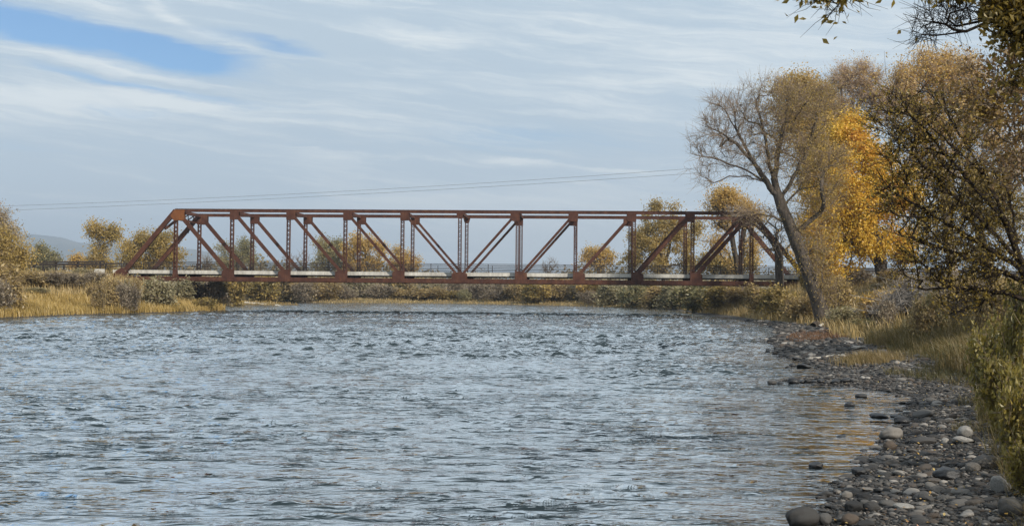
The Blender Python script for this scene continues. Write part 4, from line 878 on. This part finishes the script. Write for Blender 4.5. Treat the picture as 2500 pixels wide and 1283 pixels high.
# far-off brushland closing the horizon
n = 90000; YY = np.exp(rg.uniform(math.log(245), math.log(620), n)); XX = rg.uniform(-0.52, 0.52, n)*YY; pts = np.stack([XX, YY], 1); ok = (river_sd(XX, YY) > 3) & (np.abs((pts-BO) @ BY-4) > 8); XX, YY, pts = XX[ok], YY[ok], pts[ok]
top = np.clip(2.6+2.6*sn(pts, 71, 16)+1.8*sn(pts, 72, 5), 0.6, 8)*np.interp(YY, [245, 330, 620], [1.2, 1.7, 2.3])*np.interp(XX/YY, [-0.07, -0.04, 0.02, 0.06], [1, 0.62, 0.62, 1.0]); ZZ = terrain(XX, YY)[0]+top*rg.uniform(0, 1, len(XX))**0.7
V, Fq, tt = leaves(np.stack([XX, YY, ZZ], 1), 0.95, rg, 0.5+0.3*sn(pts, 73, 22)+rg.normal(size=len(XX))*0.2, 0.8)
tag(obj('far_brushland', mesh_data('far_brushland', V, [Fq], leaf_mat('brushland', [(0.12, 0.10, 0.06), (0.20, 0.165, 0.09), (0.28, 0.22, 0.12), (0.36, 0.25, 0.11)]), False, {'tint': ('FACE', tt)})), 'far off mass of tan and olive brush and trees closing the horizon', 'woodland', kind='stuff')

# ------------------------------------------------------------------ grass
def blades(name, label, n, region, h, w, mat, seed, clump=0.0, zmin=-1, lean=0.35, tint_c=0.5):
    rng = np.random.default_rng(seed); pts = region(rng, n*4)
    hz, sd, wg = terrain(pts[:, 0], pts[:, 1]); return pts, hz, sd, wg, rng
def grass(name, label, n, gen, cond, h, w, mat, seed, lean=0.35, tint_c=0.5, seg=3, cat='grass'):
    rng = np.random.default_rng(seed); got, gz, cnt = [], [], 0
    while cnt < n:
        p = gen(rng, n*2); z, sd, wg = terrain(p[:, 0], p[:, 1]); cl = sn(p, seed+3, 1.5)
        k = cond(p, z, sd, wg) & (rng.uniform(-1, 1, len(p)) < 0.55+cl*0.8); got.append(p[k]); gz.append(z[k]); cnt += k.sum()
        if not k.any(): break
    p = np.concatenate(got)[:n]; z = np.concatenate(gz)[:n]; n = len(p)
    H_ = h*rng.uniform(0.45, 1.25, n)*(1+0.3*sn(p, seed+5, 2.5)); Wd = w*rng.uniform(0.6, 1.4, n)
    a = rng.uniform(0, 6.283, n); side = np.stack([np.cos(a), np.sin(a), 0*a], 1); bend = np.stack([-np.sin(a), np.cos(a), 0*a], 1)*(rng.normal(size=n)*lean)[:, None]+np.array((-0.10, 0.02, 0))
    base = np.stack([p[:, 0], p[:, 1], z-0.03], 1); V = []
    for u, wd in ((0, 1.0), (0.55, 0.8), (1.0, 0.12)):
        c = base+np.array((0, 0, 1.0))*(H_*u)[:, None]*(1-0.15*u)+bend*(H_*u*u)[:, None]
        V += [c-side*(Wd*wd/2)[:, None], c+side*(Wd*wd/2)[:, None]]
    V = np.stack(V, 1).reshape(-1, 3); i = np.arange(n)[:, None]*6
    Fq = np.concatenate([i+np.array([[0, 1, 3, 2]]), i+np.array([[2, 3, 5, 4]])]); tt = tint_c+0.25*sn(p, seed+7, 3.0)+rng.normal(size=n)*0.16
    return tag(obj(name, mesh_data(name, V, [Fq], mat, False, {'tint': ('FACE', np.clip(np.concatenate([tt, tt]), 0, 1))})), label, cat, kind='stuff')
box_ = lambda x0, x1, y0, y1: (lambda r, n: np.stack([r.uniform(x0, x1, n), r.uniform(y0, y1, n)], 1))
grass('amber_grass', 'golden amber grass along the water on the left bank', 30000, box_(-58, -26, 66, 124), lambda p, z, sd, wg: (sd > 0.15) & (sd < 5.5) & (p[:, 0] < 0), 0.75, 0.045, L_AMBER, 401)
grass('straw_grass', 'pale straw grass higher on the left bank below the road', 26000, box_(-75, -30, 75, 125), lambda p, z, sd, wg: (sd > 4.5) & (sd < 24) & (z < 3.9), 0.65, 0.05, L_STRAW, 402)
grass('spit_grass', 'olive tan grass on the low spit and far bank', 22000, box_(-75, 30, 126, 225), lambda p, z, sd, wg: (sd > 0.3) & (sd < 16), 0.42, 0.08, L_STRAW, 403, tint_c=0.25)
grass('tall_bank_grass', 'tall tan and green grass on the slope above the cobbles on the right', 60000, lambda r, n: np.stack([r.uniform(4, 30, n), 9+36*r.uniform(0, 1, n)**1.3], 1), lambda p, z, sd, wg: (sd > wg+0.15) & (sd < wg+7) & (p[:, 0] > 0), 0.75, 0.014, L_BANKG, 404, lean=0.5, tint_c=0.52)
grass('short_bank_grass', 'short green weeds edging the cobble shore on the right', 30000, lambda r, n: np.stack([r.uniform(2, 22, n), 8+32*r.uniform(0, 1, n)**1.3], 1), lambda p, z, sd, wg: (sd > wg-0.25-0.55*(sn(p, 92, 0.7) > 0.25)) & (sd < wg+1.8) & (p[:, 0] > 0), 0.24, 0.010, L_BANKG, 405, lean=0.7, tint_c=0.5)
grass('shore_weeds', 'thin olive weeds and bent grass where the cobbles meet the bushes', 26000, lambda r, n: np.stack([r.uniform(3, 16, n), r.uniform(9.5, 24, n)], 1), lambda p, z, sd, wg: (sd > wg-0.45*(sn(p, 95, 0.6) > 0.0)) & (sd < wg+2.6) & (p[:, 0] > 0), 0.36, 0.008, L_BANKG, 411, lean=0.75, tint_c=0.62)
grass('meadow_grass', 'dry yellow grass on the right bank under the golden tree', 34000, box_(10, 60, 44, 128), lambda p, z, sd, wg: (sd > wg+0.2) & (sd < 30) & (z < 3.9) & (p[:, 0] > 0), 0.70, 0.04, L_STRAW, 406, tint_c=0.28)
grass('russet_grass', 'small russet grass patch on the gravel bar', 2600, box_(12, 19, 50, 62), lambda p, z, sd, wg: (sd > 0.9) & (sd < 3.2), 0.20, 0.03, L_RUSSET, 407)
gp = P(2125, 893, 35)
grass('bar_grass', 'tan grass tuft growing on the gravel bar among the cobbles', 2600, lambda r, n: gp[:2]+r.normal(size=(n, 2))*np.array((0.42, 0.7)), lambda p, z, sd, wg: (sd > 0.3), 0.34, 0.012, L_BANKG, 408, tint_c=0.85)

# ------------------------------------------------------------------ stones
m, q, out = new_mat('river_stone'); co = obj_co(q); oi = q.n('ShaderNodeObjectInfo')
rv = q.m('ADD', q.m('MULTIPLY', attr(q, 'tint'), 1.0), q.m('MULTIPLY', oi.outputs['Random'], q.m('LESS_THAN', attr(q, 'tint'), 0.001)))
c = q.ramp(rv, [(0.0, (0.020, 0.020, 0.020)), (0.3, (0.055, 0.053, 0.050)), (0.5, (0.11, 0.104, 0.095)), (0.62, (0.10, 0.075, 0.055)), (0.74, (0.075, 0.074, 0.072)), (0.9, (0.19, 0.175, 0.155)), (1.0, (0.36, 0.335, 0.30))])
c = q.mix(q.m('MULTIPLY', q.noise(co, 9.0, 5, 0.65), 0.75), c, q.mix(1.0, c, (0.5, 0.47, 0.43), 'MULTIPLY'))
hz_ = q.n('ShaderNodeSeparateXYZ'); q.put(hz_.inputs[0], geo_co(q)); wetm = q.sstep(hz_.outputs[2], 0.10, 0.0)
c = q.mix(wetm, c, q.mix(1.0, c, (0.38, 0.37, 0.36), 'MULTIPLY'))
principled(q, out, c, q.m('MULTIPLY_ADD', wetm, -0.45, 0.82), 0.35, bump=q.noise(co, 30, 4, 0.6), bstr=0.35, bdist=0.02); STONE = m
m, q, out = new_mat('dark_wet_stone'); co = obj_co(q); principled(q, out, q.ramp(q.noise(co, 8, 5, .6), [(.35, (.010, .010, .010)), (.7, (.032, .031, .030))]), 0.35, 0.5, bump=q.noise(co, 25, 4), bstr=0.3, bdist=0.02); STONEW = m
m, q, out = new_mat('pale_stone'); co = obj_co(q); principled(q, out, q.ramp(q.noise(co, 6, 5, .6), [(.35, (.20, .188, .168)), (.7, (.35, .33, .295))]), 0.8, 0.3, bump=q.noise(co, 25, 4), bstr=0.3, bdist=0.02); STONEP = m
m, q, out = new_mat('grey_stone'); co = obj_co(q); principled(q, out, q.ramp(q.noise(co, 7, 5, .6), [(.35, (.085, .078, .068)), (.7, (.19, .172, .15))]), 0.85, 0.3, bump=q.noise(co, 25, 4), bstr=0.35, bdist=0.02); STONEG = m
def ico(sub):
    bm = bmesh.new(); bmesh.ops.create_icosphere(bm, subdivisions=sub, radius=1.0); V = np.array([v.co[:] for v in bm.verts]); Fq = np.array([[v.index for v in f.verts] for f in bm.faces]); bm.free(); return V, Fq
def stone_shape(V, seed, ang=0.0):
    r = np.random.default_rng(seed); n = V/np.linalg.norm(V, axis=1, keepdims=True)
    v = n*(1+0.16*sn(n, seed, 0.8)+0.06*sn(n, seed+1, 0.3)+0.015*sn(n, seed+2, 0.1))[:, None]
    for _ in range(3+int(ang*6)):
        d = r.normal(size=3); d /= np.linalg.norm(d); k = r.uniform(0.62, 0.9); t_ = v @ d; v = np.where((t_ > k)[:, None], v-d[None]*((t_-k)*(0.75+0.2*ang))[:, None], v)
    return v
I3, F3 = ico(4); I1, F1 = ico(2)
SM = [mesh_data('stone', stone_shape(I3, 500+k, 0.6 if k % 3 == 0 else 0.1), [F3], STONE, True) for k in range(12)]
SPOT = []
def rock(px, py, w, h, label, group=None, mat=None, k=None, d=None, cat='rock', name='river_stone', sink=0.3):
    """px, py: foot of the stone in the photo (on the ground or the water)"""
    if d is None:
        lo, hi = 7.0, 130.0
        for _ in range(40):
            d = (lo+hi)/2; p = P(px, py, d); zz = max(0.0, height(p[0], p[1]))
            if p[2] > zz: lo = d
            else: hi = d
    p = P(px, py, d); zz = max(-0.02, height(p[0], p[1])); sx, sz = w*d/F/2*1.12, h*d/F/2/0.80*1.05; SPOT.append((p[0], p[1]+sx*.5, sx))
    me = SM[(k if k is not None else int(px*7+py*3)) % 12]
    if mat:
        me = me.copy(); me.materials.clear(); me.materials.append(mat)
    o = obj(name, me, None, (p[0], p[1]+sx*0.6, zz+sz*0.68)); o.scale = (sx, sx*RNG.uniform(0.75, 1.0), sz); o.rotation_euler = (RNG.uniform(-.12, .12), RNG.uniform(-.12, .12), RNG.uniform(-0.5, 0.5)); return tag(o, label, cat, group)
rock(1962, 1290, 76, 44, 'largest dark rounded boulder at the bottom edge where water meets cobbles', k=1, mat=None)
rock(1994, 1141, 32, 16, 'lone dark pointed rock standing in the shallow water', mat=STONEW, k=3)
rock(2322, 1172, 66, 28, 'big black smooth boulder lying on the cobble shore', mat=STONEW, k=4)
rock(2412, 1142, 52, 28, 'tan grey boulder, larger of a touching pair beside the grass', k=7, mat=STONEG)
rock(2380, 1152, 32, 20, 'smaller grey boulder touching the larger tan grey one', k=8, mat=STONEG)
rock(2361, 1066, 34, 22, 'pale whitish boulder near the grass, upper of two pale ones', mat=STONEP, k=2)
rock(2357, 1083, 44, 15, 'flat pale whitish boulder, lower of two pale ones', mat=STONEP, k=10)
rock(2309, 1085, 16, 16, 'small upright white stone on the dark gravel', mat=STONEP, k=5)
rock(2204, 1034, 36, 18, 'black rounded rock at the water edge, rightmost of three', mat=STONEW, k=1)
rock(2150, 1020, 40, 12, 'black flat rock in the shallows, leftmost of three', mat=STONEW, k=2)
rock(2190, 1018, 28, 8, 'black low rock between the two others in the shallows', mat=STONEW, k=11)
rock(2197, 1003, 16, 9, 'tiny black rock just above the three dark ones', mat=STONEW, k=5)
rock(2056, 1066, 22, 8, 'small dark rock tip barely breaking the water left of the broad grey rock', mat=STONEW, k=6)
rock(1985, 1254, 26, 12, 'dark wet stone just behind the largest bottom boulder', mat=STONEW, k=10)
rock(2100, 1160, 34, 18, 'black wet stone at the water edge halfway up the near shore', mat=STONEW, k=3)
rock(2110, 1100, 16, 7, 'tiny black stone in the shallows beside the near shore', mat=STONEW, k=8)
rock(2260, 1020, 50, 18, 'broad low grey stone on the gravel right of the black shallow rocks', k=11)
rock(2260, 1085, 56, 14, 'long flat dark grey stone lying left of the small upright white stone', k=2)
rock(2075, 991, 22, 12, 'small round dark rock alone in the shallows', mat=STONEW, k=7)
rock(2106, 969, 29, 10, 'low brown rock alone in the bay near the gravel bar', k=8)
rock(2182, 1072, 56, 28, 'broad grey rock jutting into the water from the shore', k=4)
rock(2175, 1098, 28, 20, 'rounded dark grey rock at the edge of the water below the broad rock', k=7)
rock(2448, 1200, 46, 36, 'large pale grey boulder half hidden by grass near the right edge', mat=STONEP, k=9)
rock(2475, 1262, 60, 40, 'bluish grey boulder in the bottom right corner', k=1)
rock(2070, 1218, 30, 18, 'olive brown stone at the water edge above the bottom boulder', k=4)
rock(2090, 1250, 44, 24, 'angular dark grey stone near the bottom of the shore', k=3)
rock(2132, 1248, 34, 22, 'round mid grey stone beside the angular dark one', k=7)
rock(2212, 1244, 44, 12, 'long pale stone lying flat on the lower shore', mat=STONEP, k=10)
rock(2018, 1280, 30, 24, 'tan grey stone right of the largest bottom boulder', k=8)
rock(2080, 1282, 40, 24, 'grey stone on the bottom edge, second right of the largest boulder', k=10)
rock(2120, 1288, 40, 16, 'flat grey stone on the bottom edge of the shore', k=11)
rock(1938, 936, 26, 15, 'largest dark stone in the row that juts into the river', k=1, mat=STONEW)
for j, (px, py, w, h) in enumerate([(1886, 937, 20, 11), (1906, 936, 14, 6), (1958, 935, 18, 9), (1975, 935, 14, 9), (1990, 935, 14, 8), (2006, 934, 16, 9), (2022, 936, 14, 8), (2042, 936, 20, 9), (2065, 934, 24, 10), (2088, 933, 20, 8), (1965, 898, 34, 12), (1936, 893, 16, 8), (1925, 897, 14, 5), (1945, 878, 22, 6)]):
    rock(px, py, w, h, 'dark wet stone in the short row jutting into the river', 'stones in the jutting rows', STONEW if j % 3 else None)
rock(1980, 872, 12, 10, 'small white stone at the left end of the driftwood plank', mat=STONEP, k=5)
rock(2058, 872, 14, 7, 'small pale stone at the right end of the driftwood plank', mat=STONEP, k=2)
rock(2095, 853, 24, 9, 'pale flat stone on the gravel bar below the green bush', mat=STONEP, k=10)

# many cobbles: the largest in view one by one, the rest as one bed of pebbles
rng = np.random.default_rng(600); n = 52000
yy = np.exp(rng.uniform(math.log(8.5), math.log(95), n)); i0 = np.interp(yy, RIVER[:27, 1], RIVER[:27, 0]); xx = i0+rng.uniform(-2.2, 5.5, n)
zz, sd, wg = terrain(xx, yy); s_ = np.exp(rng.normal(math.log(0.026), 0.58, n))*np.interp(yy, [8, 20, 60, 95], [0.95, 1.2, 2.2, 2.4])
dens = np.interp(sd, [-0.9, -0.25, 0.05, 1.0], [0.0, 0.10, 0.9, 1.0])*np.interp(sd-wg, [-0.3, 0.8], [1, 0])*np.clip(0.78+0.75*sn(np.stack([xx, yy], 1), 91, 1.1), 0.22, 1.0)
ok = (rng.uniform(0, 1, n) < dens) & (s_ < np.interp(yy, [8, 25, 60], [0.085, 0.12, 0.28])); 
for a, b, r in SPOT: ok &= np.hypot(xx-a, (yy-b)*0.7) > r*1.05+s_*0.8
xx, yy, zz, s_, sd = xx[ok], yy[ok], zz[ok], s_[ok], sd[ok]
vis = s_/np.hypot(xx, yy); pxx, pyy = to_px(np.stack([xx, yy, zz], 1)); vis = np.where((pxx > -20) & (pxx < 2520) & (pyy < 1290), vis, 0); o_ = np.argsort(-vis); big, rest = o_[:235], o_[235:]
mats_ = {}
for i in big:
    o = obj('river_stone', SM[rng.integers(12)], None, (xx[i], yy[i], zz[i]+s_[i]*0.22)); o.scale = (s_[i]*rng.uniform(.9, 1.3), s_[i]*rng.uniform(.7, 1.0), s_[i]*rng.uniform(.30, .52)); o.rotation_euler = (rng.uniform(-.2, .2), rng.uniform(-.2, .2), rng.uniform(0, 6.28))
    tag(o, 'rounded grey cobble lying among many alike on the stony right shore', 'rock', 'cobbles on the right shore')
sh_ = [stone_shape(I1, 700+k, 0.15+0.09*k) for k in range(10)]; Vs, Fs, Ts, off = [], [], [], 0
for k in range(10):
    ii = rest[k::10]; nn = len(ii); a = rng.uniform(0, 6.283, nn); sc = np.stack([s_[ii]*rng.uniform(.9, 1.35, nn), s_[ii]*rng.uniform(.65, 1, nn), s_[ii]*rng.uniform(.28, .6, nn)], 1)
    v = sh_[k][None]*sc[:, None]; ca, sa = np.cos(a)[:, None], np.sin(a)[:, None]; v = np.stack([v[..., 0]*ca-v[..., 1]*sa, v[..., 0]*sa+v[..., 1]*ca, v[..., 2]], -1)
    v += np.stack([xx[ii], yy[ii], zz[ii]+s_[ii]*0.18], 1)[:, None]; Vs.append(v.reshape(-1, 3)); Fs.append((F1[None]+np.arange(nn)[:, None, None]*len(I1)).reshape(-1, 3)+off); off += nn*len(I1); Ts.append(np.repeat(rng.uniform(0.01, 1, nn), len(F1)))
I0, F0 = ico(1); n = 34000; yy2 = np.exp(rng.uniform(math.log(8.5), math.log(34), n)); xx2 = np.interp(yy2, RIVER[:27, 1], RIVER[:27, 0])+rng.uniform(-0.5, 2.4, n); z2, sd2, wg2 = terrain(xx2, yy2); ok = (sd2 > -0.2) & (sd2 < wg2+0.35); xx2, yy2, z2 = xx2[ok], yy2[ok], z2[ok]; s2 = np.exp(rng.normal(math.log(0.013), 0.4, len(xx2)))*np.interp(yy2, [8, 34], [0.9, 1.9])
for k in range(6):
    ii = np.arange(k, len(xx2), 6); nn = len(ii); a = rng.uniform(0, 6.283, nn); sc = np.stack([s2[ii]*rng.uniform(.8, 1.5, nn), s2[ii]*rng.uniform(.6, 1, nn), s2[ii]*rng.uniform(.35, .8, nn)], 1)
    v = stone_shape(I0, 740+k, 0.6)[None]*sc[:, None]; ca, sa = np.cos(a)[:, None], np.sin(a)[:, None]; v = np.stack([v[..., 0]*ca-v[..., 1]*sa, v[..., 0]*sa+v[..., 1]*ca, v[..., 2]], -1)
    v += np.stack([xx2[ii], yy2[ii], z2[ii]+s2[ii]*0.3], 1)[:, None]; Vs.append(v.reshape(-1, 3)); Fs.append((F0[None]+np.arange(nn)[:, None, None]*len(I0)).reshape(-1, 3)+off); off += nn*len(I0); Ts.append(np.repeat(rng.uniform(0.01, 1, nn), len(F0)))
tag(obj('pebbles', mesh_data('pebbles', np.concatenate(Vs), [np.concatenate(Fs)], STONE, True, {'tint': ('FACE', np.concatenate(Ts))})), 'bed of small grey pebbles covering the right shore', 'pebbles', kind='stuff')
# fallen leaves on the shore
n = 1500; yy = np.exp(rng.uniform(math.log(9), math.log(40), n)); xx = np.interp(yy, RIVER[:27, 1], RIVER[:27, 0])+rng.uniform(0.1, 3.2, n); zz, sd, wg = terrain(xx, yy); k = (sd > 0.1) & (rng.uniform(0, 1, n) < np.where(np.abs(yy-25) < 2.2, 1.0, 0.35)); pos = np.stack([xx, yy, zz+0.05], 1)[k]
V, Fq, tt = leaves(pos, 0.038, rng, rng.uniform(0, 1, len(pos)), 0.7, flat=6.0); V[:, 2] = np.maximum(V[:, 2], np.repeat(pos[:, 2], 4)-0.01)
tag(obj('fallen_leaves', mesh_data('fallen_leaves', V, [Fq], L_FALLEN, False, {'tint': ('FACE', tt)})), 'scattered yellow and brown fallen leaves on the cobble shore', 'leaves', kind='stuff')

# ------------------------------------------------------------------ driftwood, rail, dead branches
def log(px0, py0, px1, py1, d0, d1, r, mat, label, name='driftwood_log', k=9):
    a, b_ = P(px0, py0, d0), P(px1, py1, d1); a[2] = max(a[2], height(a[0], a[1])+r*.5); b_[2] = max(b_[2], height(b_[0], b_[1])+r*.5); c = (a+b_)/2; rg = np.random.default_rng(int(px0)); T_ = np.linspace(0, 1, 9)[:, None]; pt = a+(b_-a)*T_+rg.normal(size=(9, 3))*r*0.15-c; rr = r*(1-0.35*T_[:, 0])
    V, Fq = tubes(pt[:-1], pt[1:], rr[:-1], rr[1:]); return tag(obj(name, mesh_data(name, V, [Fq], mat, True), None, c), label, 'log')
log(598, 747, 652, 745, 161, 161.5, 0.15, WOODP, 'bleached white log lying on the edge of the grassy spit')
log(672, 750, 690, 749, 160, 160, 0.12, WOODP, 'short white driftwood piece at the tip of the grassy spit')
log(1975, 878, 2068, 876, 38.6, 39.2, 0.05, WOODP, 'long thin driftwood plank lying across the gravel bar', 'driftwood_plank')
log(1985, 808, 2040, 803, 70, 71, 0.22, B_DARK, 'dark driftwood log caught at the foot of the leaning trunk')
log(2000, 812, 2010, 790, 69, 69.5, 0.10, WOODP, 'short pale broken stump leaning at the leaning trunk foot', 'broken_stump')
log(2130, 775, 2165, 740, 58, 59, 0.22, B_DARK, 'thick dark broken log slanting out of the rusty brush')
log(2180, 838, 2172, 820, 50, 50.3, 0.06, WOODP, 'small pale stick standing up at the edge of the gravel bar', 'pale_stick')
fb = P(298, 735, 111); fb[2] = height(fb[0], fb[1]); fo = empty('wooden_rail', fb, 'dark wooden rail on two posts in the grass below the left abutment', 'fence')
q0, q1 = P(270, 713, 111)-fb, P(324, 714, 111)-fb
b = MB(); b.bar(q0, q1, 0.14, 0.08); b.build('rail', WOOD, fo)
for q_, ex in ((q0, 0.05), (q1, 0.2)):
    b = MB(); b.bar((q_[0], 0.11, -0.4), (q_[0], 0.11, q_[2]+ex), 0.17, 0.12); b.build('post', WOOD, fo)
def branch_pile(px, py, w, h, d, n, label, seed, mat):
    rg = np.random.default_rng(seed); c = P(px, py, d); c[2] = height(c[0], c[1]); sx, sz = w*d/F/2, h*d/F; a = rg.normal(size=(n, 3))*np.array((sx*.55, sx*.45, 0)); a[:, 2] = np.abs(rg.normal(size=n))*sz*0.4*np.exp(-(a[:, 0]/sx)**2)+c[2]*0
    dv = rg.normal(size=(n, 3)); dv[:, 2] = np.abs(dv[:, 2])*0.55; dv /= np.linalg.norm(dv, axis=1, keepdims=True); L = np.exp(rg.normal(math.log(0.7), 0.5, n))[:, None]*sz*0.45; r_ = np.exp(rg.normal(math.log(0.012), 0.6, n)); mid = a+dv*L*.5+rg.normal(size=(n, 3))*L*.08; e = a+dv*L+rg.normal(size=(n, 3))*L*.12
    V, Fq = tubes(np.concatenate([a, mid]), np.concatenate([mid, e]), np.concatenate([r_, r_*.75]), np.concatenate([r_*.75, r_*.3])); return tag(obj('branch_pile', mesh_data('branch_pile', V, [Fq], mat, True), None, c), label, 'branch pile')
branch_pile(2235, 790, 150, 90, 55, 3400, 'grey tangle of dead branches piled on the right bank', 801, B_DEAD)
branch_pile(2290, 760, 120, 60, 60, 2000, 'smaller pale heap of dead twigs above the grey tangle', 802, B_TWIG)
branch_pile(2160, 770, 80, 60, 58, 900, 'dark broken branches beside the thick slanting log', 803, B_DARK)

# ------------------------------------------------------------------ air
hb_ = MB(); hb_.box((-5200, -300, -4), (5200, 6600, 330)); hz_o = hb_.build('haze', None); hm = bpy.data.materials.new('haze'); hm.use_nodes = True; hm.node_tree.nodes.clear(); q = G(hm.node_tree)
pv = q.n('ShaderNodeVolumePrincipled'); pv.inputs['Color'].default_value = (0.74, 0.86, 1.0, 1); pv.inputs['Density'].default_value = 2.4e-4; pv.inputs['Anisotropy'].default_value = 0.2
q.put(q.n('ShaderNodeOutputMaterial').inputs['Volume'], pv.outputs[0]); hz_o.data.materials.append(hm); tag(hz_o, 'pale blue haze filling the valley air towards the far hills', 'haze', kind='stuff')
